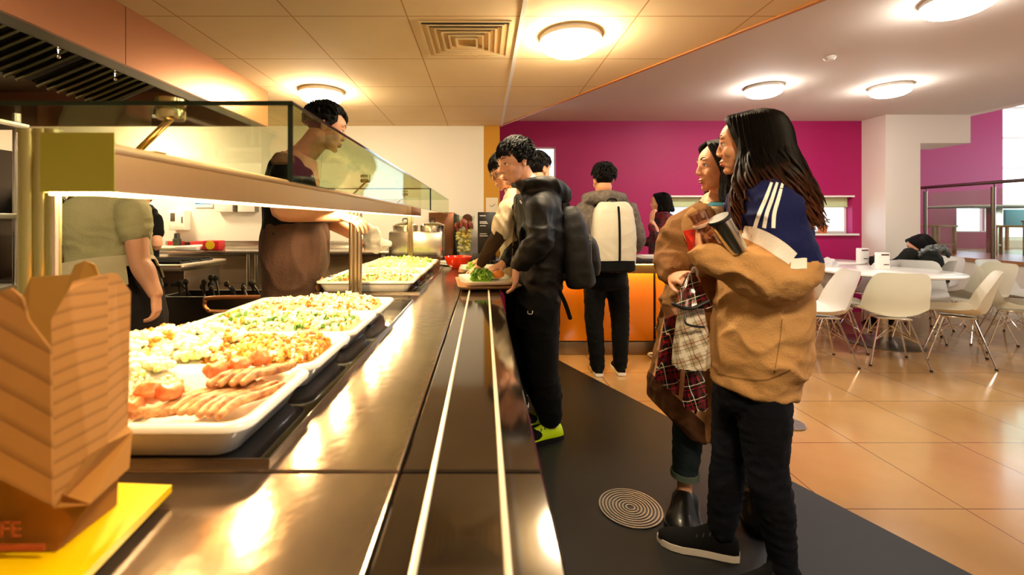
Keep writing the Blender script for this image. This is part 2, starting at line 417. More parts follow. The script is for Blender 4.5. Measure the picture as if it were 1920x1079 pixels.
# floor discs
for (p, r, l) in ((P(1182, 955, 1.905), .133, 'spiral steel floor grille set in the black floor by the women'), (P(1478, 795, 2.7), .09, 'small spiral steel floor grille on the tan tiles behind the front woman')):
    t = thing('floor_grille', l, 'floor grille', (p.x, p.y, .003))
    b = BM(); lathe(b, [(.002, .001), (r*.98, .001), (r*.98, .0025), (.002, .0025)], (p.x, p.y, .003)); obj('plate', b, mat('grille_dark', '#2A2826', .5), t)
    b = BM()
    for k in range(9):
        q = r*(1-k*.105); lathe(b, [(q, .002), (q, .006), (q-r*.05, .006), (q-r*.05, .002)], (p.x, p.y, .003), 40)
    obj('ring', b, mat('grille_steel', '#B5B0A8', .35, 1), t)

# ------------------------------------------------------------ serving counter
H0 = .86
topm = mat('bronze_steel_top', '#8A7866', .15, .8, bump=(35, .04), var=(3, '#6E5D4C'), spec=.6)
gran = mat('black_glass_top', '#17110E', .07, coat=.6, spec=.7)
t = thing('serving_counter', 'long dark polished serving counter with twin tray rails', 'counter', (-.5, 1.8, 0))
b = BM(); box(b, -1.02, -.132, -.55, .681, H0-.04, H0, .004); box(b, -.94, -.132, .685, 4.3, H0-.04, H0, .004); obj('worktop', b, topm, t, smooth=False)
b = BM(); box(b, -.128, .092, -.55, .681, H0-.04, H0, .004); box(b, -.128, .092, .685, 4.3, H0-.04, H0, .004); obj('tray_slide', b, gran, t, 'black polished strip that trays slide along', smooth=False)
for x in (-.0786, .0272):
    b = BM(); tube(b, [V((x, -.5, H0+.002)), V((x, 4.2, H0+.002))], .0048, 8, 1); obj('tray_rail', b, mat('pale_rail', '#E9DCC4', .3, .2), t)
b = BM(); box(b, -.90, .03, -.5, 4.25, .1, H0-.04); obj('front_panel', b, mat('dark_panel', '#1A1614', .35), t)
b = BM(); box(b, -.87, -.02, -.48, 4.2, 0, .1); obj('plinth', b, dsteel, t)
for (y0, y1, l, x0) in ((.705, 2.14, 'black hot plate with steel edge under the nearest dishes', -.932), (2.36, 3.74, 'black hot plate with steel edge under the farther dishes', -.925)):
    t = thing('hot_plate', l, 'hot plate', (-.67, (y0+y1)/2, H0))
    b = BM(); box(b, x0, -.345, y0, y1, H0, H0+.008, .002); obj('surface', b, mat('hot_plate_black', '#0C0A0A', .12, coat=.5), t)
    b = BM()
    for (a, c, e, f) in ((x0-.0015, -.3435, y0-.0015, y0), (x0-.0015, -.3435, y1, y1+.0015), (-.345, -.3435, y0, y1), (x0-.0015, x0, y0, y1)): box(b, a, c, e, f, H0, H0+.009)
    obj('edge_strip', b, steel, t)

# ---- dishes with food
def dish(x0, x1, y0, y1, label, group, hr=.93):
    b = BM(); zt = hr; zb = H0+.009; s = .035
    RR = [rrect(x0+s+.02, x1-s-.02, y0+s, y1-s, .02, zb), rrect(x0+s, x1-s, y0+s-.012, y1-s+.012, .03, zb+.004), rrect(x0+.016, x1-.016, y0+.014, y1-.014, .035, zt-.022),
          rrect(x0+.014, x1-.014, y0+.012, y1-.012, .035, zt-.016), rrect(x0, x1, y0, y1, .035, zt-.012), rrect(x0-.001, x1+.001, y0-.001, y1+.001, .036, zt-.005), rrect(x0+.004, x1-.004, y0+.004, y1-.004, .034, zt),
          rrect(x0+.018, x1-.018, y0+.016, y1-.016, .03, zt-.001), rrect(x0+.026, x1-.026, y0+.024, y1-.024, .028, zt-.012), rrect(x0+.04, x1-.04, y0+.038, y1-.038, .025, zb+.014)]
    rings(b, RR)
    o = obj('serving_dish', b, ceram, angle=60); tag(o, label, 'serving dish', group); return o
def heap(name, label, cat, x0, x1, y0, y1, z, hgt, n, kind, ms, seed, par=None):
    rnd = random.Random(seed); b = BM(); mi = {}
    # base mound
    nx, ny = 30, 20
    def hh(u, v):
        e = min(u, 1-u, v, 1-v)*5; e = min(1, e)
        return hgt*(e**.5)*(.65+.5*noise.noise(V((u*3+seed, v*3, seed))))
    g = [[b.verts.new((x0+(x1-x0)*i/nx, y0+(y1-y0)*j/ny, z+hh(i/nx, j/ny)-.004)) for j in range(ny+1)] for i in range(nx+1)]
    fs = [b.faces.new((g[i][j], g[i+1][j], g[i+1][j+1], g[i][j+1])) for i in range(nx) for j in range(ny)]
    bmesh.ops.solidify(b, geom=fs, thickness=.01)
    for k in range(n):
        u, v = rnd.uniform(.03, .97), rnd.uniform(.04, .96)
        c = V((x0+(x1-x0)*u, y0+(y1-y0)*v, z+hh(u, v)+rnd.uniform(-.002, .008)))
        q = Euler((rnd.uniform(0, 6), rnd.uniform(0, 6), rnd.uniform(0, 6))).to_matrix().to_4x4(); M = Matrix.Translation(c) @ q
        f0 = len(b.faces)
        if kind == 'rice': vs = bmesh.ops.create_icosphere(b, subdivisions=1, radius=1, matrix=M @ Matrix.Diagonal((.007, .0035, .0035, 1)))['verts']
        elif kind == 'chunk': vs = bmesh.ops.create_icosphere(b, subdivisions=1, radius=1, matrix=M @ Matrix.Diagonal((rnd.uniform(.007, .014), rnd.uniform(.006, .01), .006, 1)))['verts']
        elif kind == 'floret':
            vs = []
            for q_ in range(5):
                vs += bmesh.ops.create_icosphere(b, subdivisions=1, radius=rnd.uniform(.006, .011), matrix=Matrix.Translation(c+V((rnd.uniform(-.012, .012), rnd.uniform(-.012, .012), rnd.uniform(-.003, .012)))))['verts']
        else:  # leaf
            vs = bmesh.ops.create_grid(b, x_segments=3, y_segments=2, size=1, matrix=M @ Matrix.Diagonal((rnd.uniform(.014, .026), rnd.uniform(.008, .016), 1, 1)))['verts']
            for v_ in vs: v_.co += V((0, 0, .008))*noise.noise(v_.co*70)
        mm = rnd.choice([i for i in range(len(ms)) for _ in range(3 if i == 0 else 1)])
        for f in {f for v_ in vs for f in v_.link_faces}: f.material_index = mm
    o = obj(name, b, ms, par); 
    if par is None: tag(o, label, cat, kind='stuff')
    return o
riceM = mat('white_rice', '#F3E7C4', .5); riceY = mat('fried_rice', '#D49B3C', .5); riceB = mat('rice_brown', '#A4602A', .5)
grn = mat('salad_green', '#7FAE2C', .45); lgrn = mat('pale_lettuce', '#CBDD86', .45); dgrn = mat('herb_green', '#4A7A1D', .5)
cream = mat('cauliflower', '#F4ECCB', .6); orange = mat('carrot', '#D77A24', .5); sausm = mat('roast_sausage', '#D3A066', .4, var=(55, '#8A4A22'), bump=(60, .2))
tomm = mat('roast_tomato', '#D2602C', .3, var=(28, '#E8A468')); brn = mat('browned_bits', '#7B3F18', .5)
DX0, DX1 = -.925, -.373
gD = 'white rectangular serving dishes on the hot plates'
ys = [.684, .97, 1.26, 1.56, 1.86]
lab = ['nearest white serving dish, holding sausages and roast tomatoes', 'second white dish from the camera, holding golden fried rice', 'third white dish from the camera, pale vegetables in it', 'fourth white dish, farthest on the near hot plate']
for i in range(4):
    dish(DX0, DX1, ys[i], ys[i+1]-.006, lab[i], gD)
heap('rice_heap', 'mound of white rice in the nearest serving dish', 'rice', DX0+.05, -.62, ys[0]+.03, ys[1]-.04, .90, .05, 500, 'rice', [riceM, cream], 1)
heap('cauliflower_heap', 'pale cauliflower florets heaped at the back left of the nearest dish', 'cauliflower', DX0+.03, -.66, ys[0]+.10, ys[1]-.03, .925, .05, 130, 'floret', [cream, lgrn, riceM], 2)
heap('fried_rice_heap', 'golden brown fried rice in the second serving dish', 'fried rice', -.66, DX1-.04, ys[1]+.03, ys[2]-.045, .905, .05, 800, 'chunk', [riceY, riceB, riceM, orange, lgrn], 3)
heap('vegetable_heap', 'pale cabbage and cauliflower mix in the second dish, left half', 'vegetables', DX0+.04, -.64, ys[1]+.02, ys[2]-.04, .915, .06, 260, 'floret', [cream, lgrn, riceM, orange], 4)
heap('noodle_heap', 'pale noodles with green herbs in the third serving dish', 'noodles', DX0+.04, DX1-.04, ys[2]+.03, ys[3]-.04, .905, .055, 700, 'chunk', [riceM, lgrn, riceY, cream, dgrn], 5)
heap('stir_fry_heap', 'light stir fry with golden bits in the fourth serving dish', 'stir fry', DX0+.04, DX1-.04, ys[3]+.03, ys[4]-.04, .905, .05, 600, 'chunk', [riceM, lgrn, orange, cream], 6)
# sausages and tomatoes
rnd = random.Random(4)
def sausage(c, ang, L, bend, r=.0095):
    b = BM(); pts = []
    for k in range(7):
        s = (k/6-.5)*L; pts.append(V((c[0]+math.cos(ang)*s-math.sin(ang)*bend*(1-(2*k/6-1)**2), c[1]+math.sin(ang)*s+math.cos(ang)*bend*(1-(2*k/6-1)**2), c[2]+.004*math.sin(k))))
    tube(b, pts, [r*.8, r, r, r*1.03, r, r, r*.75], 10, 3); return b
spots = []
for k in range(7): spots.append((-.418-.017*k, .80+.003*k, .926+.002*(k % 2), R(74-k), .15, .012))
for k in range(4): spots.append((-.43-.017*k, .885-.004*k, .944, R(66-3*k), .12, .012))
for k in range(4): spots.append((-.565+.012*k, .755+.010*k, .924, R(30+14*k), .09, -.01))
where = ['nearest the front rim', 'second from the front rim', 'third from the front rim', 'fourth from the front rim', 'fifth from the front rim', 'sixth from the front rim', 'farthest back along the right rim',
         'lowest of those lying on top', 'second of those lying on top', 'third of those lying on top', 'topmost at the back', 'short one at the front left', 'short one beside the tomatoes', 'turned one under the tomatoes', 'steep one among the tomatoes']
for s, wd in zip(spots, where):
    tag(obj('sausage', wrinkle(sausage(s[:3], s[3], s[4], s[5], .0088), .002, 60, 2), sausm), 'browned sausage in the nearest dish, '+wd, 'sausage', 'sausages in the nearest dish')
toms = [(-.60, .745, .935), (-.585, .77, .952), (-.57, .80, .948), (-.53, .87, .955), (-.60, .79, .94), (-.635, .765, .932), (-.50, .90, .957), (-.475, .925, .96), (-.555, .775, .95)]
tl = ['front left, nearest the rim', 'on top at the front left', 'in the middle of the pile', 'behind the middle one', 'tucked at the left middle', 'farthest left', 'at the back of the pile', 'farthest back near the fried rice', 'touching the sausages']
for c, l in zip(toms, tl):
    b = BM(); ell(b, c, (.024, .02, .017), seg=20); wrinkle(b, .009, 38, c[0]*99); tag(obj('roast_tomato', b, tomm), 'roast tomato piece in the nearest dish, '+l, 'tomato', 'roast tomatoes in the nearest dish')
y2 = [2.33, 2.67, 3.02, 3.37, 3.71]
lab = ['nearest white dish on the far hot plate, behind the steel post', 'second white dish on the far hot plate', 'third white dish on the far hot plate', 'farthest white serving dish on the counter']
hp = [('salad_heap', 'mixed salad with grated carrot in the dish behind the steel post', 'salad', [riceM, lgrn, orange, grn], 'chunk'), ('pasta_heap', 'pale pasta in the second dish of the far hot plate', 'pasta', [cream, riceM, lgrn], 'chunk'),
      ('coleslaw_heap', 'white coleslaw in the third dish of the far hot plate', 'coleslaw', [riceM, cream, lgrn], 'leaf'), ('lettuce_heap', 'shredded green lettuce in the farthest serving dish', 'lettuce', [lgrn, grn, cream], 'leaf')]
for i in range(4):
    dish(-.90, -.375, y2[i], y2[i+1]-.006, lab[i], gD)
    n, l, c, ms, k = hp[i]; heap(n, l, c, -.87, -.41, y2[i]+.03, y2[i+1]-.04, .905, .045, 350, k, ms, 11+i)
# serving spoon on the far dish
t = thing('serving_spoon', 'black handled serving spoon resting on the dish by the steel post', 'spoon', (-.85, 2.5, .94))
b = BM(); tube(b, [V((-.98, 2.62, .985)), V((-.91, 2.53, .965))], [.008, .009], 8, 2); obj('handle', b, black, t)
b = BM(); tube(b, [V((-.91, 2.53, .965)), V((-.86, 2.46, .948))], .003, 8, 2); ell(b, (-.845, 2.44, .943), (.022, .03, .006)); obj('bowl', b, chrome, t)

# ---- heated gantry with glass
t = thing('heated_gantry', 'stainless heated gantry beam on posts above the food', 'gantry', (-.66, 2.4, H0))
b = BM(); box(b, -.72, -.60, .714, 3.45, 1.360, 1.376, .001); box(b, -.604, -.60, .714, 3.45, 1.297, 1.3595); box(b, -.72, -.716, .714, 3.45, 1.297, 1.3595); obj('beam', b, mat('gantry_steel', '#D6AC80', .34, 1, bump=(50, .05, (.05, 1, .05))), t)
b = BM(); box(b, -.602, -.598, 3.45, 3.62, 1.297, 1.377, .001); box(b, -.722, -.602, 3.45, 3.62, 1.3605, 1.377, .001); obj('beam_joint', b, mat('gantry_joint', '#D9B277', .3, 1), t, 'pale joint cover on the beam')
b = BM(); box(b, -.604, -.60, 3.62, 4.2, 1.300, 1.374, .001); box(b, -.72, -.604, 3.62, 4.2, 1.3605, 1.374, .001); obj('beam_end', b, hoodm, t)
bm_ = mat('lamp_rim', '#FFE7B8', .3, em=('#FFD890', 6))
b = BM(); box(b, -.612, -.603, .72, 4.18, 1.2925, 1.298); obj('light_rim', b, bm_, t, 'glowing strip light along the lower front edge')
b = BM(); box(b, -.712, -.603, .719, .728, 1.2925, 1.298); obj('light_rim', b, bm_, t)
b = BM(); box(b, -.715, -.605, .74, 4.15, 1.345, 1.3595); obj('reflector', b, steel, t)
hm = mat('heat_bulb', '#FFFFFF', .3, em=('#FFD79A', HEAT))
for y in (.92, 1.25, 1.64, 2.02, 2.58, 2.95, 3.35, 3.8):
    b = BM(); tube(b, [V((-.66, y-.05, 1.325)), V((-.66, y+.05, 1.325))], .0085, 10, 1); obj('heat_lamp', b, hm, t, 'glowing heat lamp bulb')
postm = mat('post_steel', '#CDB894', .2, 1)
def post(x, y, z0, z1, r, lb=None):
    b = BM()
    for k in (-1, 0, 1): tube(b, [V((x+k*r*.9, y-(.004 if k else 0), z0)), V((x+k*r*.9, y, z1))], r*.62, 14, 1, dome=False)
    box(b, x-r*1.7, x+r*1.7, y-r, y+r, z0, z0+.008, .002)
    obj('post', b, postm, t, lb)
post(-.648, 2.22, H0, 1.298, .022, 'fluted steel post between the two rows of dishes')
post(-.645, 3.86, H0, 1.30, .016)
b = BM()
for x, r in ((-.775, .014), (-.752, .011), (-.733, .010)): tube(b, [V((x, .748, H0)), V((x, .748, 1.404))], r, 16, 1, dome=False); lathe(b, [(.001, 0), (r*1.1, 0), (r*1.1, .006), (.001, .007)], (x, .748, 1.4), 16)
box(b, -.80, -.72, .72, .78, H0, H0+.008); obj('post', b, mat('green_tinted_steel', '#CFC67E', .28, 1), t, 'near end post of three polished tubes')
b = BM(); box(b, -.7265, -.7205, .738, .744, H0, 1.298); obj('post_highlight', b, mat('highlight_strip', '#F5E3C8', .25, .8), t)  # pale strip standing in for a light reflected along the post edge
b = BM(); box(b, -.72, -.60, .7125, .7139, 1.2975, 1.394); obj('end_plate', b, mat('end_plate_reflection', '#D2CB52', .32, .9, bump=(25, .06, (1, 1, .05))), t, 'yellowish reflective end plate of the beam')  # steel plate; its yellow-green reflection is put into the base colour
# glass
GX = -.349; ZT = 1.468
def gl(y0, y1, label):
    g = thing('sneeze_guard', label, 'glass guard', (GX, y0, 1.316))
    b = BM(); box(b, -1.03, GX, y0, y1, ZT-.006, ZT); obj('top_pane', b, GLASS, g, smooth=False)
    b = BM(); box(b, GX-.006, GX, y0, y1, 1.3235, ZT-.0065); obj('front_pane', b, GLASS, g, smooth=False)
    b = BM(); box(b, -1.03, GX+.001, y0-.002, y0, ZT-.0075, ZT+.001); box(b, GX-.0075, GX+.0015, y0-.002, y0, 1.3235, ZT-.0065); box(b, GX, GX+.0015, y0, y1, ZT-.0065, ZT)
    box(b, GX-.006, GX+.001, y0, y1, 1.3215, 1.3235); obj('glass_edge', b, GLEDGE, g, 'dark green glass edge', smooth=False)
    return g
g1 = gl(.80, 2.86, 'long near glass sneeze guard over the nearest dishes')
g2 = gl(2.90, 4.4, 'farther glass sneeze guard with bright window reflections')
def bracket(y, g):
    b = BM(); x = -.593
    lathe(b, [(.001, -.026), (.022, -.026), (.024, -.02), (.024, -.008), (.02, -.007), (.001, -.007)], (x, y, ZT), 20); lathe(b, [(.001, .001), (.024, .001), (.024, .013), (.001, .014)], (x, y, ZT), 20)
    tube(b, [V((-.662, y, 1.377)), V((x, y, ZT-.024))], .005, 8, 1, flat=1.6)
    box(b, -.668, -.61, y-.012, y+.012, 1.3765, 1.381); obj('bracket', b, mat('bracket_metal', '#DDCB84', .18, 1), g)
bracket(.832, g1); bracket(2.2, g1); bracket(3.3, g2)
# ------------------------------------------------------------ extractor hood
HX = -1.78; HZ = 2.03; HY1 = 3.62
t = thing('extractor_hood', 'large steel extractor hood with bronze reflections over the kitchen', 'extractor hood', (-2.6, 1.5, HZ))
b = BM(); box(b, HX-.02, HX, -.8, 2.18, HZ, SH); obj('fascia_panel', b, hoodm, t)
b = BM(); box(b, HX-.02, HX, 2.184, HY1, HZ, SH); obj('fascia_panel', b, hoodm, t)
b = BM(); box(b, -4.2, HX-.02, HY1-.02, HY1, HZ, SH); obj('end_panel', b, hoodm, t)
b = BM(); box(b, -4.22, -4.2, -.8, HY1, HZ, SH); obj('rear_panel', b, dsteel, t)
liner = mat('hood_liner', '#4B4A38', .4, .7)
b = BM(); box(b, -4.2, HX-.02, -.8, HY1-.02, SH-.01, SH-.001); obj('liner', b, liner, t)
b = BM(); box(b, HX-.12, HX-.02, -.8, HY1-.02, HZ, HZ+.012); box(b, HX-.125, HX-.115, -.8, HY1-.02, HZ, HZ+.03); obj('gutter', b, liner, t)
fm = mat('filter_steel', '#9C9A74', .25, 1); fr = mat('filter_gap', '#15150E', .6)
def filt(y0, y1):
    # bank leans from high on the camera-side to low at the rear
    pa, pb = V((-2.05, 0, SH-.02)), V((-2.62, 0, HZ+.03)); dv = pb-pa
    b = BM(); slab(b, [V((pa.x, y0, pa.z)), V((pa.x, y1, pa.z)), V((pb.x, y1, pb.z)), V((pb.x, y0, pb.z))], (-.01, 0, .01)); f = obj('filter_bank', b, fr, t)
    n = int((y1-y0)/.062)
    b = BM()
    for k in range(n):
        y = y0+.02+k*.062; tube(b, [V((pa.x+.012, y, pa.z-.012)), V((pb.x+.012, y, pb.z-.012))], .016, 8, 1, flat=.5)
    obj('baffle', b, fm, f)
for y0 in (.9, 1.45, 2.0, 2.55): filt(y0, y0+.53)
for (px, py, y) in ((110, 70, 2.1), (216, 118, 2.5)):
    p = P(px, py, y); b = BM(); tube(b, [V((p.x, p.y, p.z+.02)), V((p.x, p.y, p.z-.09))], .005, 8, 1); ell(b, (p.x, p.y, p.z-.09), (.009, .009, .012)); ell(b, (p.x, p.y, p.z-.055), (.009, .009, .006)); obj('nozzle', b, chrome, t)

# ------------------------------------------------------------ kitchen behind the counter
def leg(b, x, y, z0, z1, r=.018): tube(b, [V((x, y, z0)), V((x, y, z1))], r, 12, 1, dome=False)
t = thing('steel_workbench', 'long stainless workbench against the white kitchen wall', 'workbench', (-1.9, 4.65, 0))
b = BM(); box(b, -3.55, -.9, 4.32, 4.91, .925, .955, .003); box(b, -3.55, -.9, 4.895, 4.912, .955, 1.03, .002); obj('benchtop', b, steel, t)
for x in (-3.4, -2.34, -2.26, -1.0):
    b = BM(); leg(b, x, 4.37, 0, .925, .02); obj('leg', b, steel, t)
b = BM(); box(b, -3.5, -.95, 4.4, 4.88, .25, .27); obj('undershelf', b, steel, t)
# range cooker
t = thing('range_cooker', 'dark steel range cooker with round knobs under a griddle', 'cooker', (-2.55, 3.5, 0))
b = BM(); box(b, -3.0, -2.13, 3.12, 3.55, .08, .90, .006); obj('oven_body', b, mat('oven_steel', '#5F5348', .35, .8), t)
b = BM(); box(b, -3.02, -2.1, 3.05, 3.58, .90, .945, .006); obj('cooktop', b, steel, t)
b = BM(); box(b, -2.98, -2.2, 3.095, 3.12, .2, .70, .005); obj('oven_door', b, mat('oven_door', '#6B5F52', .3, .8), t)
b = BM()
for z in (.655, .625): tube(b, [V((-2.95, 3.06, z)), V((-2.22, 3.06, z))], .009, 8, 1)
obj('door_handle', b, steel, t)
for k, x in enumerate((-2.95, -2.8, -2.65, -2.5, -2.37, -2.26, -2.19)):
    b = BM(); M = Matrix.Translation((x, 3.12, .80)) @ Matrix.Rotation(R(90), 4, 'X'); r = .034 if k == 4 else .014
    lathe(b, [(.001, 0), (r, 0), (r*.9, .03), (.001, .032)], n=20, M=M); obj('knob', b, black, t)
b = BM()
for k in range(4): box(b, -2.9, -2.16, 3.12+k*.115, 3.14+k*.115, .945, .965, .002)
for x in (-2.9, -2.55, -2.18): box(b, x, x+.02, 3.12, 3.5, .943, .955)
obj('pan_support', b, blackm, t)
# splash guard pipe
b = BM(); tube(b, [V((-2.5, 4.88, .84)), V((-2.12, 4.86, .84)), V((-2.05, 4.86, .81)), V((-2.08, 4.86, .62)), V((-2.16, 4.86, .52)), V((-2.16, 4.86, .4))], .016, 10, 5); tag(obj('waste_pipe', b, mat('copper_pipe', '#6B4026', .4, .5)), 'brown bent pipe on the wall below the workbench', 'pipe')
# dispenser
t = thing('towel_dispenser', 'white paper towel dispenser mounted on the kitchen wall', 'dispenser', P(340, 415, 4.9))
p = P(340, 415, 4.9); b = BM(); box(b, p.x-.09, p.x+.09, 4.82, 4.93, p.z-.10, p.z+.12, .012); obj('case', b, white, t)
b = BM(); box(b, p.x-.065, p.x-.015, 4.815, 4.822, p.z+.0, p.z+.09, .003); box(b, p.x+.055, p.x+.07, 4.815, 4.822, p.z-.02, p.z+.05, .003); obj('window', b, mat('smoke_plastic', '#5E5348', .3), t)
t = thing('blue_sign', 'blue and white notice on the kitchen wall under the gantry beam', 'sign', P(382, 375, 4.92)); p = P(382, 376, 4.92)
b = BM(); box(b, p.x-.10, p.x+.10, 4.922, 4.93, p.z-.08, p.z+.10); obj('board', b, mat('sign_blue', '#2E86C8', .5), t, smooth=False)
b = BM(); box(b, p.x-.10, p.x+.10, 4.919, 4.922, p.z-.08, p.z-.045); obj('lower_band', b, white, t, smooth=False)
b = BM(); rnd = random.Random(3)
for k in range(9): box(b, p.x-.085+k*.019, p.x-.073+k*.019, 4.919, 4.922, p.z-.01, p.z+.018+.01*(k % 2))
obj('lettering', b, white, t, smooth=False)
for (px, l) in ((425, 'left of the two white boxes fixed on the kitchen wall'), (466, 'right of the two white boxes fixed on the kitchen wall')):
    p = P(px, 386, 4.9); t = thing('wall_box', l, 'box', p, 'white boxes fixed on the kitchen wall'); b = BM(); box(b, p.x-.10, p.x+.09, 4.86, 4.93, p.z-.07, p.z+.09, .005); obj('case', b, white, t)
    b = BM(); box(b, p.x+.092, p.x+.10, 4.858, 4.93, p.z-.068, p.z+.088); obj('side_flap', b, mat('grey_flap', '#6A6258', .5), t)
# things on the bench
def onbench(name, bm, m, label, cat, g=None): return tag(obj(name, bm, m), label, cat, g)
b = BM(); x = P(325, 460, 4.6).x; box(b, x-.2, x+.27, 4.42, 4.78, .957, .985, .004); onbench('baking_tray', b, mat('pale_tray', '#D7DBB0', .4), 'pale flat baking tray on the workbench left end', 'tray')
b = BM(); x = P(375, 460, 4.6).x; box(b, x-.1, x+.12, 4.36, 4.7, .957, 1.0, .01); onbench('food_tub', b, mat('translucent_tub', '#E4E1D6', .3), 'low white food tub on the workbench beside the snack packet', 'tub')
p = P(400, 460, 4.45); t = thing('snack_packet', 'red packet with a yellow patch lying on the workbench', 'packet', (p.x, 4.45, .956))
b = BM(); box(b, p.x-.085, p.x+.085, 4.40, 4.52, .956, 1.055, .015); obj('packet', b, mat('red_foil', '#C01E26', .35), t)
b = BM(); M = Matrix.Translation((p.x+.0, 4.399, 1.01)) @ Matrix.Rotation(R(90), 4, 'X'); lathe(b, [(.001, 0), (.045, 0), (.045, .004), (.001, .005)], n=20, M=M); obj('badge', b, mat('yellow_badge', '#E9C81E', .5), t)
for k, (px, l) in enumerate(((330, 'red lidded tin standing left on the workbench behind the tray'), (372, 'small red carton in the middle of the workbench'))):
    x = P(px, 460, 4.8).x; b = BM(); box(b, x-.08, x+.06, 4.78, 4.86, .956, 1.03, .006); onbench('red_carton', b, mat('red_card', '#A8232A', .5), l, 'carton', 'red cartons on the workbench')
p = P(313, 450, 4.6); b = BM(); lathe(b, [(.001, 0), (.035, 0), (.04, .1), (.03, .105), (.025, .16), (.001, .17)], (p.x, 4.75, .957)); onbench('dark_jug', b, mat('dark_jug', '#2B2C22', .4), 'dark jug on the workbench below the towel dispenser', 'jug')
# utensil trolley
t = thing('utensil_trolley', 'steel trolley well heaped with dark utensils behind the dishes', 'trolley', (-1.75, 2.95, 0))
b = BM(); box(b, -2.02, -1.30, 2.72, 3.0, .62, .66); box(b, -2.02, -2.0, 2.72, 3.0, .66, .78); box(b, -1.32, -1.30, 2.72, 3.0, .66, .78); box(b, -2.0, -1.32, 2.98, 3.0, .66, .78); box(b, -2.0, -1.32, 2.72, 2.74, .66, .78); obj('well', b, dsteel, t)
for x in (-1.98, -1.34):
    for y in (2.76, 2.96):
        b = BM(); leg(b, x, y, 0, .62, .014); obj('leg', b, steel, t)
for x0, x1, y in ((-1.62, -1.15, 2.55), (-1.35, -.98, 2.66)):
    b = BM(); z = .79; tube(b, [V((x1, y, z+.02)), V((x0+.05, y, z+.015)), V((x0, y, z-.01)), V((x0+.01, y, z-.05)), V((x0+.07, y+.02, z-.07)), V((x1, y+.08, z-.07))], .011, 10, 6); obj('push_handle', b, steelw, t)
b = BM(); box(b, -1.62, -.97, 2.62, 2.76, .60, .70, .01); obj('side_shelf', b, dsteel, t)
rnd = random.Random(9); sides = ['left', 'middle', 'right']
for k in range(20):
    x = -1.96+.62*k/19; a = rnd.uniform(-.5, .5); L = rnd.uniform(.10, .2); y = rnd.uniform(2.78, 2.95)
    b = BM(); p0 = V((x, y, .68)); p1 = p0+V((math.sin(a)*L, rnd.uniform(-.04, .04), math.cos(a)*L*.9+.04)); tube(b, [p0, (p0+p1)/2+V((.01, 0, 0)), p1], [.005, .006, .009], 8, 3, flat=.6); ell(b, p1, (.018, .008, .022))
    tag(obj('kitchen_utensil', b, [blackm, dsteel, black][k % 3]), 'dark kitchen utensil jutting from the heap in the steel trolley', 'utensil', 'utensils heaped in the trolley')
b = BM(); lathe(b, [(.001, 0), (.1, 0), (.105, .12), (.112, .125), (.1, .13), (.095, .02), (.001, .018)], (-2.13, 2.9, .6)); t2 = obj('steel_pot', b, steel); tag(t2, 'round steel pot at the left end of the utensil trolley', 'pot')
b = BM(); box(b, -2.28, -2.03, 2.74, 3.05, .56, .598); tag(obj('pot_stand', b, dsteel), 'low dark stand carrying the round steel pot', 'stand')
for x in (-2.25, -2.06):
    b = BM(); leg(b, x, 2.9, 0, .56, .014); o = obj('leg', b, dsteel, None); o.name = 'leg'; o.parent = bpy.data.objects['pot_stand']; o.matrix_parent_inverse = Matrix.Translation(-bpy.data.objects['pot_stand'].location)
# left shelving
t = thing('storage_rack', 'tall steel storage rack at the far left of the kitchen', 'rack', (-2.2, 2.0, 0))
for x in (-2.95, -2.17):
    for y in (1.9, 2.4):
        b = BM(); leg(b, x, y, 0, 1.75, .015); obj('post', b, steel, t)
for z in (.45, .93, 1.26, 1.68):
    b = BM(); box(b, -2.98, -2.14, 1.88, 2.43, z, z+.025, .003); obj('shelf', b, mat('rack_shelf', '#A9A698', .35, .8), t)
def put(name, bm, m, label, cat, g=None): return tag(obj(name, bm, m), label, cat, g)
b = BM(); box(b, -2.9, -2.22, 1.93, 2.38, .957, 1.2, .02); put('oven_dish', b, mat('dark_green_enamel', '#23301E', .3), 'dark green deep roasting tin on the rack at the left edge', 'roasting tin')
for k in range(4):
    b = BM(); x = -2.30-.02*k; box(b, -2.25-.04*k, -2.222-.04*k, 1.95, 2.3, 1.287, 1.42+.02*(k % 2), .003); put('chopping_board', b, mat('board_%d' % (k % 2), ['#D7D9C0', '#BFC9A8'][k % 2], .5), ['pale chopping board standing nearest the rack end', 'green-white chopping board second from the rack end', 'pale chopping board third from the rack end', 'green-white chopping board deepest in the rack'][k], 'chopping board', 'chopping boards on the rack')
for k in range(3):
    b = BM(); lathe(b, [(.001, 0), (.14, 0), (.17, .02), (.165, .022), (.001, .01)], (-2.5, 2.15, .477+.02*k)); put('metal_plate', b, chrome, ['bottom', 'middle', 'top'][k]+' metal plate of the stack on the low rack shelf', 'plate', 'metal plates on the rack')
for o in list(COL.objects):
    if o.parent is None and o.name.split('.')[0] in ('storage_rack', 'oven_dish', 'chopping_board', 'metal_plate'): o.location.y -= .36
t = thing('pot_shelf', 'steel shelf unit with bottles and a big pot behind the green shirt', 'shelf unit', (-2.75, 2.9, 0))
b = BM(); box(b, -3.05, -2.45, 2.7, 3.04, .86, .89); box(b, -3.05, -2.45, 2.7, 3.04, 1.27, 1.29); box(b, -3.05, -3.03, 2.7, 3.04, 0, 1.7); box(b, -2.47, -2.45, 2.7, 3.04, 0, .86); box(b, -3.05, -2.45, 2.7, 3.04, .02, .3); obj('frame', b, dsteel, t)
b = BM(); lathe(b, [(.001, 0), (.15, 0), (.155, .27), (.165, .275), (.15, .28), (.145, .02), (.001, .015)], (-2.72, 2.87, .891)); put('stock_pot', b, mat('copper_steel', '#A8785A', .22, 1), 'tall shiny stock pot partly behind the green shirt', 'pot')
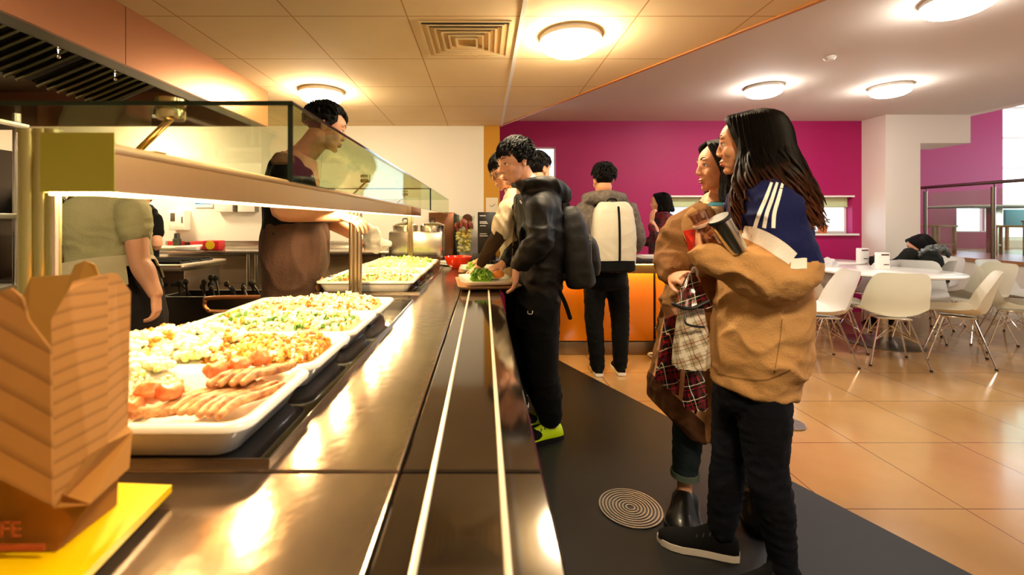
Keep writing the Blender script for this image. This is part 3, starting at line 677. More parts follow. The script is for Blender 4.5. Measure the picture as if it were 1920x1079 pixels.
for k in range(6):
    b = BM(); lathe(b, [(.001, 0), (.028, 0), (.028, .1), (.012, .13), (.012, .16), (.001, .161)], (-2.98+.075*k, 2.86, 1.291)); put('spice_bottle', b, mat('spice_%d' % (k % 3), ['#4A4A22', '#7A7430', '#2C2A20'][k % 3], .3), ['leftmost bottle', 'second bottle', 'third bottle', 'fourth bottle', 'fifth bottle', 'rightmost bottle'][k]+' on the shelf above the stock pot', 'bottle', 'bottles above the stock pot')

# ------------------------------------------------------------ far end of the servery
t = thing('soup_station', 'stainless twin soup kettle station at the far end of the counter', 'soup station', (-.66, 4.0, H0))
b = BM(); box(b, -.84, -.36, 3.86, 4.2, .925, 1.16, .02); obj('body', b, steel, t)
b = BM(); box(b, -.82, -.38, 3.9, 4.18, H0, .925); obj('base', b, mat('station_base', '#7A5238', .3, .6), t)
for k, x in enumerate((-.72, -.47)):
    b = BM(); lathe(b, [(.001, 0), (.11, 0), (.115, .05), (.12, .055), (.11, .065), (.05, .085), (.001, .09)], (x, 4.03, 1.155)); l = obj('kettle_lid', b, chrome, t)
    b = BM(); tube(b, [V((x-.02, 4.03, 1.24)), V((x-.02, 4.03, 1.27)), V((x+.02, 4.03, 1.27)), V((x+.02, 4.03, 1.24))], .007, 8, 3); obj('lid_knob', b, black, l)
t = thing('coffee_urn', 'dark brown boxy dispenser behind the soup station', 'dispenser', (-.35, 4.45, 0))
b = BM(); box(b, -.56, -.30, 4.45, 4.85, H0, 1.34, .01); obj('case', b, mat('bronze_case', '#7A4C34', .3, .6), t)
b = BM(); box(b, -.30, -.27, 4.45, 4.85, H0, 1.32, .004); obj('side_panel', b, black, t)
b = BM(); box(b, -.88, .16, 4.34, 4.91, 0, H0, .004); tag(obj('back_cabinet', b, mat('dark_cabinet', '#2A1E16', .3)), 'dark cabinet against the wall beyond the counter end', 'cabinet')
t = thing('snack_stand', 'clear tapering bin of yellow and white snacks with red packets on top', 'snack stand', (-.19, 4.3, H0))
def tap(b, x0, x1, y0, y1, z0, z1, g): rings(b, [[V((x0+g, y0+g, z0)), V((x1-g, y0+g, z0)), V((x1-g, y1-g, z0)), V((x0+g, y1-g, z0))], [V((x0, y0, z1)), V((x1, y0, z1)), V((x1, y1, z1)), V((x0, y1, z1))]])
b = BM(); tap(b, -.30, -.09, 4.18, 4.38, H0+.05, 1.30, .045); obj('clear_bin', b, GLASS, t, smooth=False)
b = BM(); box(b, -.26, -.13, 4.2, 4.36, H0, H0+.05, .004); obj('foot', b, black, t)
rnd = random.Random(5); b = BM()
for k in range(70):
    z = rnd.uniform(.96, 1.16); s = .05+.02*(z-.96)/.2
    ell(b, (-.195+rnd.uniform(-s, s), 4.28+rnd.uniform(-s, s)*.9, z), (.018, .016, .014), seg=8)
o = obj('snack_filling', b, mat('popcorn', '#EFE3A6', .6, var=(20, '#D8B43C')), t); o['kind'] = 'stuff'
for k in range(5):
    b = BM(); M = Matrix.Translation((-.26+.034*k, 4.27, 1.19+.02*(k % 3))) @ Euler((rnd.uniform(-.4, .4), rnd.uniform(-.6, .6), rnd.uniform(0, 3))).to_matrix().to_4x4()
    box(b, -.035, .035, -.012, .012, -.03, .04, .008, M=M); put('snack_bag', b, mat('red_wrapper', '#8E1F22', .3, var=(30, '#C8645A')), ['leftmost red snack bag in the clear bin', 'second red snack bag in the clear bin', 'middle red snack bag in the clear bin', 'fourth red snack bag in the clear bin', 'rightmost red snack bag in the clear bin'][k], 'snack bag', 'red bags in the clear bin')
b = BM(); M = Matrix.Translation((-.16, 4.3, 1.27)) @ Matrix.Rotation(R(90), 4, 'X'); lathe(b, [(.001, 0), (.05, 0), (.05, .01), (.001, .011)], n=24, M=M); put('round_badge', b, mat('badge_brown', '#5A2620', .5), 'round dark brown badge above the snack bin', 'badge')
p = P(855, 497, 3.45)
b = BM(); lathe(b, [(.001, 0), (.05, 0), (.09, .035), (.115, .10), (.112, .102), (.085, .04), (.001, .008)], (-.21, 3.6, H0)); put('red_bowl', b, mat('red_glaze', '#D42A0C', .2, coat=.5), 'glossy red bowl beyond the last serving dish', 'bowl')
for k in range(3):
    b = BM(); lathe(b, [(.001, 0), (.06, 0), (.115, .012), (.113, .015), (.001, .004)], (-.275, 3.9, H0+.012*k)); put('dinner_plate', b, white, ['lowest', 'middle', 'uppermost'][k]+' white plate in the stack by the soup station', 'plate', 'white plates by the soup station')
p = P(912, 430, 4.3); t = thing('menu_board', 'black chalk menu board standing behind the second customer', 'menu board', (.04, 4.3, H0))
b = BM(); box(b, -.06, .12, 4.36, 4.385, H0+.0, 1.34, .004); obj('board', b, black, t)
b = BM()
for k, z in enumerate((1.30, 1.24, 1.225, 1.2, 1.12, 1.10)): box(b, -.04, .02+.01*(k % 3), 4.357, 4.36, z, z+.008)
obj('chalk_lines', b, white, t, smooth=False)
p = P(922, 385, 4.92); b = BM(); box(b, p.x-.065, p.x+.07, 4.922, 4.93, p.z-.10, p.z+.085); t = tag(obj('wall_notice', b, mat('paper', '#E6D9BC', .7), smooth=False), 'pale paper notice on the mustard yellow wall end', 'notice')
b = BM(); tube(b, [V((p.x-.02, 4.919, p.z+.0)), V((p.x+.0, 4.919, p.z-.015)), V((p.x+.035, 4.919, p.z+.012))], .004, 6, 4); o = obj('mark', b, mat('grey_ink', '#8C8577', .7)); o.parent = t; o.matrix_parent_inverse = Matrix.Translation(-t.location)
# dark clutter at counter end
b = BM(); box(b, -.12, .06, 3.75, 4.1, H0, .95, .02); put('cutlery_box', b, black, 'black cutlery box behind the red bowl', 'box')

# ---- trays in the queue
traym = mat('tray_white', '#F4F0E2', .25, coat=.3); trayb = mat('tray_tan', '#B98F6A', .35)
def tray(name, c, w_, d_, rot, z, m, label, h=.018):
    b = BM(); x0, x1, y0, y1 = -w_/2, w_/2, -d_/2, d_/2
    rings(b, [rrect(x0+.02, x1-.02, y0+.02, y1-.02, .03, 0), rrect(x0+.008, x1-.008, y0+.008, y1-.008, .035, h*.6), rrect(x0, x1, y0, y1, .04, h), rrect(x0+.008, x1-.008, y0+.008, y1-.008, .036, h), rrect(x0+.022, x1-.022, y0+.022, y1-.022, .03, h*.35)])
    b.transform(Matrix.Translation((c[0], c[1], z)) @ Matrix.Rotation(R(rot), 4, 'Z')); return tag(obj(name, b, m, angle=60), label, 'tray')
tray('cafeteria_tray', (.015, 2.66), .36, .46, 6, H0+.008, trayb, 'tan cafeteria tray on the rails under the white plate')
tray('oval_plate', (.01, 2.64), .31, .40, 6, H0+.03, traym, 'white oblong plate holding salad in front of the man in black', .02)
tray('cafeteria_tray', (-.02, 3.35), .34, .44, 2, H0+.008, trayb, 'farther tan cafeteria tray under the second customer plate')
tray('oval_plate', (-.04, 3.28), .27, .36, 2, H0+.03, traym, 'farther white oblong plate with green leaves', .02)
heap('salad_heap', 'bright green salad leaves on the plate of the man in black', 'salad', -.07, .05, 2.56, 2.74, .90, .045, 170, 'leaf', [grn, lgrn, dgrn], 21)
heap('leaf_heap', 'small heap of green leaves on the farther plate', 'salad', -.12, -.01, 3.2, 3.34, .90, .03, 90, 'leaf', [grn, lgrn], 22)
b = BM(); ell(b, (.085, 2.60, .935), (.036, .03, .024)); wrinkle(b, .004, 40, 3); put('orange_segment', b, orange, 'orange roast squash piece beside the green salad', 'squash')

# ------------------------------------------------------------ back counter with orange panels
t = thing('drinks_counter', 'dark topped counter fronted by glowing orange panels', 'counter', (1.3, 4.4, 0))
pm = mat('orange_gloss_panel', '#F08A10', .22, coat=.4)
for (x0, x1) in ((.30, .66), (.67, 1.585), (1.61, 2.2)):
    b = BM(); box(b, x0, x1, 4.10, 4.12, .13, .76, .002); obj('orange_panel', b, pm, t)
b = BM(); box(b, .30, 2.2, 4.13, 4.6, 0, .86); obj('carcass', b, mat('carcass_dark', '#2A1D16', .4), t)
b = BM(); box(b, .26, 2.25, 3.98, 4.65, .86, .90, .004); obj('countertop', b, black, t)
b = BM(); box(b, .30, 2.2, 4.095, 4.125, 0, .12, .002); obj('kick_plate', b, mat('kick_steel', '#8A7860', .35, .8), t)
b = BM(); box(b, .32, 2.18, 4.04, 4.06, .849, .86); obj('strip_light', b, mat('amber_strip', '#FFE0A0', .4, em=('#FFC24A', 30)), t, 'glowing strip light under the countertop lip')
b = BM(); tube(b, [V((1.52, 3.98, .02)), V((1.48, 3.95, .05)), V((1.5, 3.92, .07)), V((1.6, 3.92, .06)), V((1.72, 3.9, .01)), V((1.78, 4.0, .01))], .008, 8, 5); put('white_cable', b, white, 'white cable looping on the tan floor by the orange counter', 'cable')
t = thing('power_box', 'small black power box on the floor by the orange counter', 'power box', (1.62, 4.0, 0)); b = BM(); box(b, 1.56, 1.68, 3.93, 4.05, .06, .17, .02); obj('case', b, black, t)
b = BM(); box(b, 1.58, 1.66, 3.95, 4.03, 0, .06, .004); obj('foot', b, black, t)
b = BM(); slab(b, [V((1.22, 3.55, .012)), V((1.55, 3.72, .012)), V((1.5, 3.78, .012)), V((1.17, 3.6, .012))], (0, 0, -.008)); 
b.free()
b = BM(); box(b, 1.47, 1.74, 4.05, 4.3, .901, .915, .003); box(b, 1.5, 1.72, 4.06, 4.28, .915, .925); put('newspaper_stack', b, mat('newsprint', '#E8E3DC', .7), 'white folded papers on the drinks counter', 'papers')
t = thing('black_camera', 'small black appliance on the drinks counter near the plaid coat', 'appliance', (1.8, 4.1, .9)); b = BM(); box(b, 1.70, 1.84, 4.1, 4.2, .926, 1.02, .015); obj('case', b, black, t)
b = BM(); M = Matrix.Translation((1.74, 4.1, .97)) @ Matrix.Rotation(R(90), 4, 'X'); lathe(b, [(.001, 0), (.03, 0), (.03, .03), (.001, .031)], n=20, M=M); obj('dial', b, steel, t)
b = BM(); box(b, 1.68, 1.9, 4.08, 4.24, .9, .926); put('black_tray', b, black, 'thin black tray beneath the small appliance', 'tray')

# ------------------------------------------------------------ dining area
def make_chair(label, sm, group):
    t = thing('shell_chair', label, 'chair', (0, 0, 0), group)
    prof = [(.235, .418), (.21, .44), (.13, .435), (.02, .42), (-.09, .418), (-.16, .445), (-.195, .51), (-.215, .60), (-.24, .70), (-.262, .79), (-.268, .815)]
    wid = [.185, .215, .232, .238, .240, .240, .236, .226, .212, .180, .135]
    rise = [.008, .02, .04, .06, .085, .10, .10, .085, .06, .035, .02]
    D = cr([(a, z, w_, r) for (a, z), w_, r in zip(prof, wid, rise)], 3)
    def fn(u, v):
        i = min(len(D)-1, round(u*(len(D)-1))); y, z, w_, r = D[i]; j0 = D[max(0, i-1)]; j1 = D[min(len(D)-1, i+1)]
        tg = V((0, j1[0]-j0[0], j1[1]-j0[1])).normalized(); n = V((0, -tg.z, tg.y)) ; n = V((0, tg.z, -tg.y)) if n.z < 0 and i < 12 else n
        s = (v-.5)*2; n = V((0, 1, 0)).lerp(V((0, 0, 1)), max(0, min(1, 1-(i-10)/8))).normalized()
        return V((s*w_, y, z))+n*(abs(s)**2.4*r)
    b = BM(); surf(b, fn, len(D)-1, 14, .006); obj('seat_shell', b, sm, t)
    for sx in (-1, 1):
        for sy in (-1, 1):
            b = BM(); tube(b, [V((sx*.10, sy*.09-.0, .405)), V((sx*.20, sy*.205, .012))], .0065, 8, 1, dome=False); l = obj('leg', b, chrome, t)
            b = BM(); lathe(b, [(.001, 0), (.011, 0), (.011, .014), (.001, .015)], (sx*.20, sy*.205, 0), 12); obj('foot_cap', b, black, l)
    b = BM()
    for sx in (-1, 1): tube(b, [V((sx*.10, -.09, .40)), V((sx*.15, 0, .24)), V((sx*.10, .09, .40))], .003, 6, 1); tube(b, [V((sx*.155, -.15, .21)), V((-sx*.05, 0, .31)), V((-sx*.155, .15, .21))], .003, 6, 1)
    for sy in (-1, 1): tube(b, [V((-.15, sy*.15, .22)), V((0, sy*.04, .33)), V((.15, sy*.15, .22))], .003, 6, 1)
    box(b, -.12, .12, -.11, .11, .395, .408, .003); obj('brace', b, chrome, t)
    return t
gC = 'moulded shell chairs around the round tables'
ch = make_chair('cream shell chair seen from behind, nearest at the round table', shellm, gC)
chw = make_chair('white shell chair left of the round table, back to the women', shellw, gC)
def yaw_to(dx, dy): return math.atan2(-dx, dy)
TC = V((4.09, 4.5)); T2 = V((4.38, 5.62)); T3 = V((6.05, 4.1))
def pc(c, x, y, tgt, lab=None, first=False, extra=0):
    r = yaw_to(tgt[0]-x, tgt[1]-y)+R(extra)
    if first: c.location = (x, y, 0); c.rotation_euler = (0, 0, r); return c
    return dup(c, (x, y, 0), r, lab, gC)
pc(ch, 3.60, 3.90, (3.85, 4.5), first=True)
pc(chw, 3.52, 4.38, (4.31, 3.9), first=True)
pc(ch, 4.26, 3.95, (3.5, 4.62), 'cream shell chair in side view, right of the nearest chair')
pc(chw, 4.64, 4.70, (4.2, 4.2), 'white shell chair behind the round table, below the seated person')
pc(chw, 4.4, 4.25, (4.0, 4.6), 'white shell chair tucked under the far right of the round table') if False else None
pc(ch, 5.15, 4.60, (4.2, 4.4), 'greyish shell chair by the low white wall, behind the round table', extra=-20)
pc(chw, 3.86, 5.22, (4.3, 5.6), 'white shell chair at the small far table under the pot plant', extra=30)
pc(chw, 3.02, 3.95, (2.4, 4.1), 'white shell chair mostly hidden behind the front woman, far left')
pc(chw, 5.52, 5.42, (4.6, 5.4), 'white shell chair just right of the seated person')
pc(chw, 5.06, 5.06, (4.8, 5.5), 'white shell chair the seated person sits on')
pc(ch, 5.06, 4.17, (5.75, 3.5), 'cream shell chair side-on at the right edge of the picture')
pc(chw, 5.75, 4.75, (5.9, 3.9), 'white shell chair at the right edge facing the cut-off table') 
pc(chw, 4.50, 5.16, (4.4, 5.7), 'white shell chair with a grey coat over it')
def make_table(label, loc, r):
    t = thing('round_table', label, 'table', loc, 'round white dining tables'); 
    b = BM(); lathe(b, [(.001, .722), (r-.02, .722), (r, .73), (r, .742), (r-.004, .745), (.001, .745)], loc, 64); obj('tabletop', b, mat('table_white', '#EFEBE0', .22, coat=.3), t)
    b = BM(); lathe(b, [(.045, .012), (.045, .7), (.11, .722), (.045, .722)], loc, 28); obj('pedestal', b, steel, t)
    b = BM(); lathe(b, [(.001, 0), (.33*r/.6, 0), (.33*r/.6, .008), (.29*r/.6, .014), (.05, .03), (.001, .031)], loc, 48); obj('table_base', b, mat('base_steel', '#8A8478', .25, 1), t)
make_table('large round white table in the centre of the dining floor', (TC.x, TC.y, 0), .6)
make_table('farther round white table under the window', (T2.x, T2.y, 0), .4)
make_table('round white table cut off by the right edge', (T3.x, T3.y, 0), .6)
for (px, y, l) in ((1617, 5.35, 'left menu holder, on the farther table'), (1654, 4.62, 'right menu holder, on the large round table')):
    p = P(px, 490, y); t = thing('menu_holder', l, 'menu holder', (p.x, y, .745), 'white menu holders on the tables')
    b = BM(); box(b, p.x-.055, p.x+.055, y-.03, y+.03, .745, .92, .004); obj('card', b, white, t)
    b = BM(); box(b, p.x-.035, p.x+.045, y-.032, y-.03, .89, .905); box(b, p.x-.01, p.x+.045, y-.032, y-.03, .79, .80); obj('printing', b, mat('dark_print', '#5A2A26', .6), t, smooth=False)
b = BM(); lathe(b, [(.001, 0), (.05, 0), (.085, .012), (.083, .014), (.001, .004)], (5.42, 3.98, .745)); b.transform(Matrix.Translation((.2, 0, 0))); put('side_plate', b, white, 'white side plate on the cut-off right table', 'plate')
# grey coat on chair
b = BM(); ell(b, (3.86, 4.85, .5), (.17, .14, .24)); ell(b, (3.84, 4.9, .72), (.12, .1, .12)); b = wrinkle(remesh(b, .015), .035, 9, 2)
put('grey_coat', b, mat('grey_fabric', '#B9B3B0', .9, bump=(40, .3)), 'crumpled pale grey coat draped under the round table edge', 'coat')
# plant pot on sill
p = P(1543, 437, 6.05); t = thing('potted_plant', 'small plant in a terracotta pot on the window sill', 'potted plant', (p.x, 6.06, WZ0))
b = BM(); lathe(b, [(.001, 0), (.045, 0), (.06, .09), (.068, .09), (.068, .11), (.058, .11), (.05, .08), (.001, .08)], (p.x, 6.06, WZ0), 24); obj('pot', b, mat('terracotta', '#C0683A', .7), t)
b = BM(); rnd = random.Random(8)
for k in range(16):
    a = rnd.uniform(0, 6.28); L = rnd.uniform(.05, .11); q = V((math.cos(a)*L, math.sin(a)*L*.6, rnd.uniform(.05, .12))); o_ = V((p.x, 6.06, WZ0+.09)); tube(b, [o_, o_+q*.6+V((0, 0, .02)), o_+q], [.002, .002, .001], 5, 2); ell(b, o_+q, (.016, .012, .008), seg=8)
obj('foliage', b, mat('plant_grey_green', '#5F6E55', .6), t)
# railing on platform
t = thing('glass_balustrade', 'glass balustrade with a dark steel handrail along the platform', 'railing', (6.5, 5.5, .76))
b = BM(); tube(b, [V((6.5, -2.8, 1.745)), V((6.5, 6.9, 1.745))], .022, 14, 1); obj('handrail', b, mat('rail_steel', '#7E7468', .3, 1), t)
for y in (6.46, 5.6, 4.6, 3.6):
    b = BM(); tube(b, [V((6.5, y, .76)), V((6.5, y, 1.69))], .022, 14, 1, dome=False); tube(b, [V((6.5, y, 1.66)), V((6.53, y, 1.69)), V((6.5, y, 1.735))], .007, 8, 2); obj('post', b, mat('rail_steel', '#7E7468', .3, 1), t)
for y in (5.64, 4.64, 3.64):
    b = BM(); box(b, 6.505, 6.515, y, y+(.78 if y > 5 else .92), .84, 1.66); obj('glass_panel', b, GLASS, t, smooth=False)
def stool(x, y, rot, label, h=.43):
    t = thing('wooden_stool', label, 'stool', (x, y, .76), 'wooden stools on the platform'); M = Matrix.Translation((x, y, .76)) @ Matrix.Rotation(R(rot), 4, 'Z')
    for sx in (-.14, .14):
        for sy in (-.14, .14):
            b = BM(); box(b, sx-.018, sx+.018, sy-.018, sy+.018, 0, h-.03, .004, M=M); obj('leg', b, woodl, t)
    b = BM(); box(b, -.17, .17, -.17, .17, h-.03, h, .006, M=M); obj('seat', b, woodl, t)
    b = BM(); box(b, -.13, .13, -.15, -.13, .12, .15, .003, M=M); box(b, -.13, .13, .13, .15, .12, .15, .003, M=M); obj('stretcher', b, woodl, t)
stool(6.95, 6.75, 6, 'wooden stool on the platform right beside the column')
stool(7.62, 6.32, 30, 'wooden stool in front of the platform table pedestal')
stool(7.95, 6.2, 10, 'wooden stool at the right edge of the platform', .5)
b = BM(); box(b, 8.92, 9.4, 7.5, 7.54, 1.15, 1.45, .004); put('blue_screen', b, mat('light_blue_panel', '#5FB4D8', .5), 'light blue panel standing behind the platform table', 'panel')
for x in (8.95, 9.34):
    b = BM(); box(b, x, x+.03, 7.5, 7.54, .76, 1.15); o = obj('leg', b, woodl); o.parent = bpy.data.objects['blue_screen']; o.matrix_parent_inverse = Matrix.Translation(-bpy.data.objects['blue_screen'].location)
t = thing('platform_table', 'thin white topped table on the raised platform', 'table', (7.75, 6.8, .76))
b = BM(); box(b, 7.25, 8.6, 6.5, 7.2, 1.47, 1.495, .003); obj('tabletop', b, white, t)
b = BM(); box(b, 7.25, 8.6, 6.5, 7.2, 1.455, 1.469); obj('table_frame', b, black, t)
b = BM(); box(b, 7.86, 7.98, 6.75, 6.87, .76, 1.455, .004); obj('pedestal', b, steel, t)

# ------------------------------------------------------------ yellow tray and carton in the foreground
yt = mat('yellow_tray', '#F2C400', .3, coat=.3)
b = BM(); slab(b, [V((-.435, .612, H0+.012)), V((-.86, .640, H0+.012)), V((-.86, .2, H0+.012)), V((-.385, .2, H0+.012))], (0, 0, .010))
b2 = BM(); slab(b2, [V((-.455, .595, H0)), V((-.84, .615, H0)), V((-.84, .22, H0)), V((-.405, .22, H0))], (0, 0, .012))
t = thing('yellow_tray', 'bright yellow cafeteria tray at the near left of the counter', 'tray', (-.65, .42, H0)); obj('tray_top', b, yt, t); obj('tray_foot', b2, black, t)
kraft = mat('kraft_card', '#A4702A', .8, bump=(50, .08)); kraftd = mat('kraft_inside', '#A67A30', .85)
# striped card: shadow stripes painted into the flap colour as brown bands
def shadow_stripes(name, a, ax):
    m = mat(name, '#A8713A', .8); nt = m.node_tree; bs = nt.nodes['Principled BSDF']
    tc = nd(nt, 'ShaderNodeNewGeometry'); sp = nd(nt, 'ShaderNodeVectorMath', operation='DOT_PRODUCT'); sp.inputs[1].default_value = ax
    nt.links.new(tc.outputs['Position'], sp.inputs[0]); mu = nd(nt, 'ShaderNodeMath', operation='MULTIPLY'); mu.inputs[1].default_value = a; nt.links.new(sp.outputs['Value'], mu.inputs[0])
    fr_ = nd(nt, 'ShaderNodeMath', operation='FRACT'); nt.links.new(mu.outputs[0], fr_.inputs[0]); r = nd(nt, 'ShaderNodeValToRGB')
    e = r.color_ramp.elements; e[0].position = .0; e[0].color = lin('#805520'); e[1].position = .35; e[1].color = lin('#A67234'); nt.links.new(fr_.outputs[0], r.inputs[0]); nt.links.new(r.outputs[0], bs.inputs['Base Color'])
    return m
t = thing('takeaway_box', 'open brown card takeaway box standing on the yellow tray', 'takeaway box', (-.55, .53, H0+.022))
zT = H0+.023; Zp = .487
A0 = V((-.66, Zp, zT)); A1 = V((-.4745, Zp, zT)); A2 = V((-.4745, .568, zT)); A3 = V((-.66, .568, zT))
U0, U1, U2, U3 = P(-60, 870, Zp-.012), P(168, 945, Zp-.006), P(224, 850, .590), P(-60, 850, .60)
b = BM(); rings(b, [[A0, A1, A2, A3], [U0, U1, U2, U3]], cap=False); b.faces.new([b.verts[i] if False else v for i, v in enumerate(list(b.verts)[:4])]); bmesh.ops.solidify(b, geom=b.faces[:], thickness=.0012)
obj('box_body', b, kraft, t, smooth=False)
def flap(pts, m, name='flap', lab=None, parent=None):
    b = BM(); slab(b, [P(*q) for q in pts], (.0, .0022, 0)); return obj(name, b, m, parent or t, lab, smooth=False)
flap([(96, 600, .474), (128, 545, .486), (137, 528, .50), (200, 513, .545), (199, 835, .525), (165, 855, .50), (100, 955, .474)], shadow_stripes('shadow_stripe_card_a', 62, (-.55, 0, 1)), 'flap', 'right flap, slanting shadow stripes painted on')
flap([(200, 513, .545), (218, 513, .565), (243, 548, .595), (238, 800, .590), (199, 835, .525)], shadow_stripes('shadow_stripe_card_b', 62, (-.12, 0, 1)), 'flap')
flap([(100, 955, .473), (165, 855, .499), (200, 833, .524), (236, 798, .586), (246, 812, .590), (240, 880, .575), (166, 948, .480), (102, 952, .4725)], kraft, 'rim_fold')
flap([(-40, 560, .455), (20, 540, .462), (42, 560, .464), (52, 600, .466), (94, 655, .472), (98, 950, .472), (-40, 880, .458)], shadow_stripes('shadow_stripe_card_c', 30, (.8, 0, 1)), 'flap', 'left flap, yellowish card with painted shadow stripes')
flap([(24, 620, .66), (40, 560, .66), (58, 520, .66), (132, 515, .66), (140, 497, .66), (160, 489, .66), (178, 497, .66), (186, 522, .66), (215, 530, .66), (215, 900, .62), (24, 900, .62)], kraftd, 'flap', 'back flap with a rounded locking tab')
text('lettering', 'CAFE', .0245, P(-2, 990, Zp-.009)+V((0, -.004, 0)), (R(90), 0, 0), mat('orange_print', '#A24408', .8), t, .0004)
b = BM(); p = P(30, 1022, Zp-.006); box(b, p.x-.03, p.x+.035, p.y-.005, p.y-.003, p.z-.003, p.z+.003); obj('printed_line', b, mat('orange_print', '#A24408', .8), t, smooth=False)
# ------------------------------------------------------------ people
def hm_(c, yaw, pitch=0, roll=0, s=1.0):
    """head matrix: local +Y is where the face looks, yaw measured from +Y counter-clockwise"""
    return Matrix.Translation(V(c)) @ Matrix.Rotation(R(yaw), 4, 'Z') @ Matrix.Rotation(R(pitch), 4, 'X') @ Matrix.Rotation(R(roll), 4, 'Y') @ Matrix.Scale(s, 4)
def head_bm(M, neck_to, female=True, vox=.0036, neck_r=.05, open_=0):
    b = BM(); e = lambda c, r, q=None: ell(b, c, r, M, 20, q)
    e((0, -.014, .036), (.073, .094, .082)); e((0, .028, .02), (.066, .066, .075)); e((0, .03, -.03), (.058, .058, .075))
    jw = .043 if female else .05
    e((0, .036, -.072), (jw, .046, .034)); e((0, .068, -.098), (.021, .018, .015)); e((0, .02, -.08), (jw*.8, .05, .02))
    T = lambda *a: M @ V(a)
    s = M.to_scale().x
    tube(b, [T(0, .085, .014), T(0, .0935, -.01), T(0, .0985, -.028)], [.007*s, .0085*s, .010*s], 10, 3)
    e((.0105, .094, -.034), (.008, .010, .007)); e((-.0105, .094, -.034), (.008, .010, .007))
    for sx in (-1, 1):
        e((sx*.030, .074, .028), (.024, .016, .008)); e((sx*.038, .055, -.028), (.022, .026, .026))
        e((sx*.031, .073, .0135), (.0165, .012, .0052)); e((sx*.031, .0715, -.0085), (.015, .010, .0045))
        q = Matrix.Rotation(sx*R(-18), 4, 'Z')
        e((sx*.073, -.008, -.006), (.007, .017, .028), q); e((sx*.079, -.014, .006), (.006, .012, .016), q)
    e((0, .083, -.062), (.022, .0145, .006)); e((0, .082, -.0735), (.018, .0135, .0065)); e((0, .076, -.055), (.02, .016, .012))
    n0 = T(0, -.018, -.05); n1 = V(neck_to)
    tube(b, [n0, (n0+n1)/2, n1, n1+V((0, 0, -.05))], [neck_r*1.02*s, neck_r*s, neck_r*1.1*s, neck_r*1.3*s], 18, 4)
    return remesh(b, vox, 3, .5)
def face_parts(M, par, female=True, glasses=False, brow='#15100D'):
    s = M.to_scale().x
    for sx in (-1, 1):
        b = BM(); ell(b, (sx*.031, .0715, .0025), (.0125, .0125, .0105), M, 16); e_ = obj('eye', b, eyew, par)
        b = BM(); ell(b, (sx*.0315, .0812, .0025), (.0056, .0036, .0058), M, 14); obj('iris', b, eyed, e_)
        b = BM(); tube(b, [M @ V((sx*x, y, z)) for x, y, z in ((.018, .0835, .002), (.025, .0865, .0085), (.034, .085, .0095), (.045, .075, .004))], [.0007*s, .0013*s, .0014*s, .0008*s], 6, 4); obj('eyelash', b, eyed, par)
        b = BM(); tube(b, [M @ V((sx*x, y, z)) for x, y, z in ((.013, .0905, .027), (.024, .0915, .034), (.036, .086, .0365), (.050, .071, .030))], [.0024*s, .003*s, .0026*s, .001*s], 8, 4, flat=.6); obj('eyebrow', b, mat('brow_hair', brow, .7), par)
    b = BM(); ell(b, (0, .0865, -.0618), (.0205, .012, .0042), M, 16); ell(b, (0, .0858, -.0730), (.0165, .0115, .0052), M, 16); obj('lips', b, lipm if female else mat('lips_pale', '#B97862', .5), par)
    if glasses:
        b = BM()
        for sx in (-1, 1):
            pts = [M @ V((sx*.033+.024*math.cos(a), .097-abs(sx*.033+.024*math.cos(a))*.2, .002+.018*math.sin(a))) for a in [R(30*k) for k in range(13)]]; tube(b, pts, .0015, 6, 1, dome=False)
            tube(b, [M @ V((sx*.057, .086, .006)), M @ V((sx*.077, .0, .008))], .0015, 6, 1)
        tube(b, [M @ V((-.01, .095, .006)), M @ V((.01, .095, .006))], .0015, 6, 1); obj('glasses', b, black, par)
def scalp(M, grow=1.0, yf=.05, zf=.055):
    b = BM(); ell(b, (0, -.016, .038), (.078*grow, .1*grow, .086*grow), None, 28)
    dele = [v for v in b.verts if (v.co.y > yf and v.co.z < zf) or (v.co.z < -.045) or (v.co.y > .0 and v.co.z < -.01)]
    bmesh.ops.delete(b, geom=dele, context='VERTS'); b.transform(M); return b
def short_hair(M, par, m, seed, n=420, L=.055, fringe=True, spiky=.35, name='hair'):
    rnd = random.Random(seed); b = scalp(M, 1.0, .055, .07)
    for k in range(n):
        th = rnd.uniform(0, 2*math.pi); ph = rnd.uniform(R(-22), R(90)) if rnd.random() < .8 else rnd.uniform(R(30), R(90))
        d = V((math.cos(th)*math.cos(ph), math.sin(th)*math.cos(ph), math.sin(ph)))
        if d.y > .35 and d.z < .45: continue
        if d.y > .05 and d.z < .0: continue
        p = V((d.x*.077, -.016+d.y*.098, .038+d.z*.085))
        flow = (V((d.x*.7, d.y+ .55, -.35 if d.z < .6 else .1)) + V((rnd.uniform(-.5, .5), rnd.uniform(-.5, .5), rnd.uniform(-.2, .4)))*spiky*1.6).normalized()
        t = (flow-d*flow.dot(d)).normalized(); l = L*rnd.uniform(.6, 1.15)*(1.15 if d.z > .5 else .8)
        lift = spiky*rnd.uniform(.1, .6)
        p1 = p+t*l*.5+d*(.012+lift*.012); p2 = p+t*l+d*(.004+lift*.03)-d*l*l*3
        tube(b, [M @ (p-d*.004), M @ p1, M @ p2], [.009, .0075, .0015], 5, 3, flat=.5, dome=False)
    if fringe:
        for k in range(34):
            x = -.062+.124*k/33+rnd.uniform(-.003, .003); z0 = .1-abs(x)*.45
            p0 = V((x, .045, z0)); p1 = V((x*1.04+.004, .092-abs(x)*.45, .078-abs(x)*.2)); p2 = V((x*1.05+rnd.uniform(-.006, .008), .096-abs(x)*.5, .042+rnd.uniform(-.008, .006)))
            tube(b, [M @ p0, M @ p1, M @ p2], [.009, .007, .0015], 5, 3, flat=.5, dome=False)
    return obj(name, b, m, par)
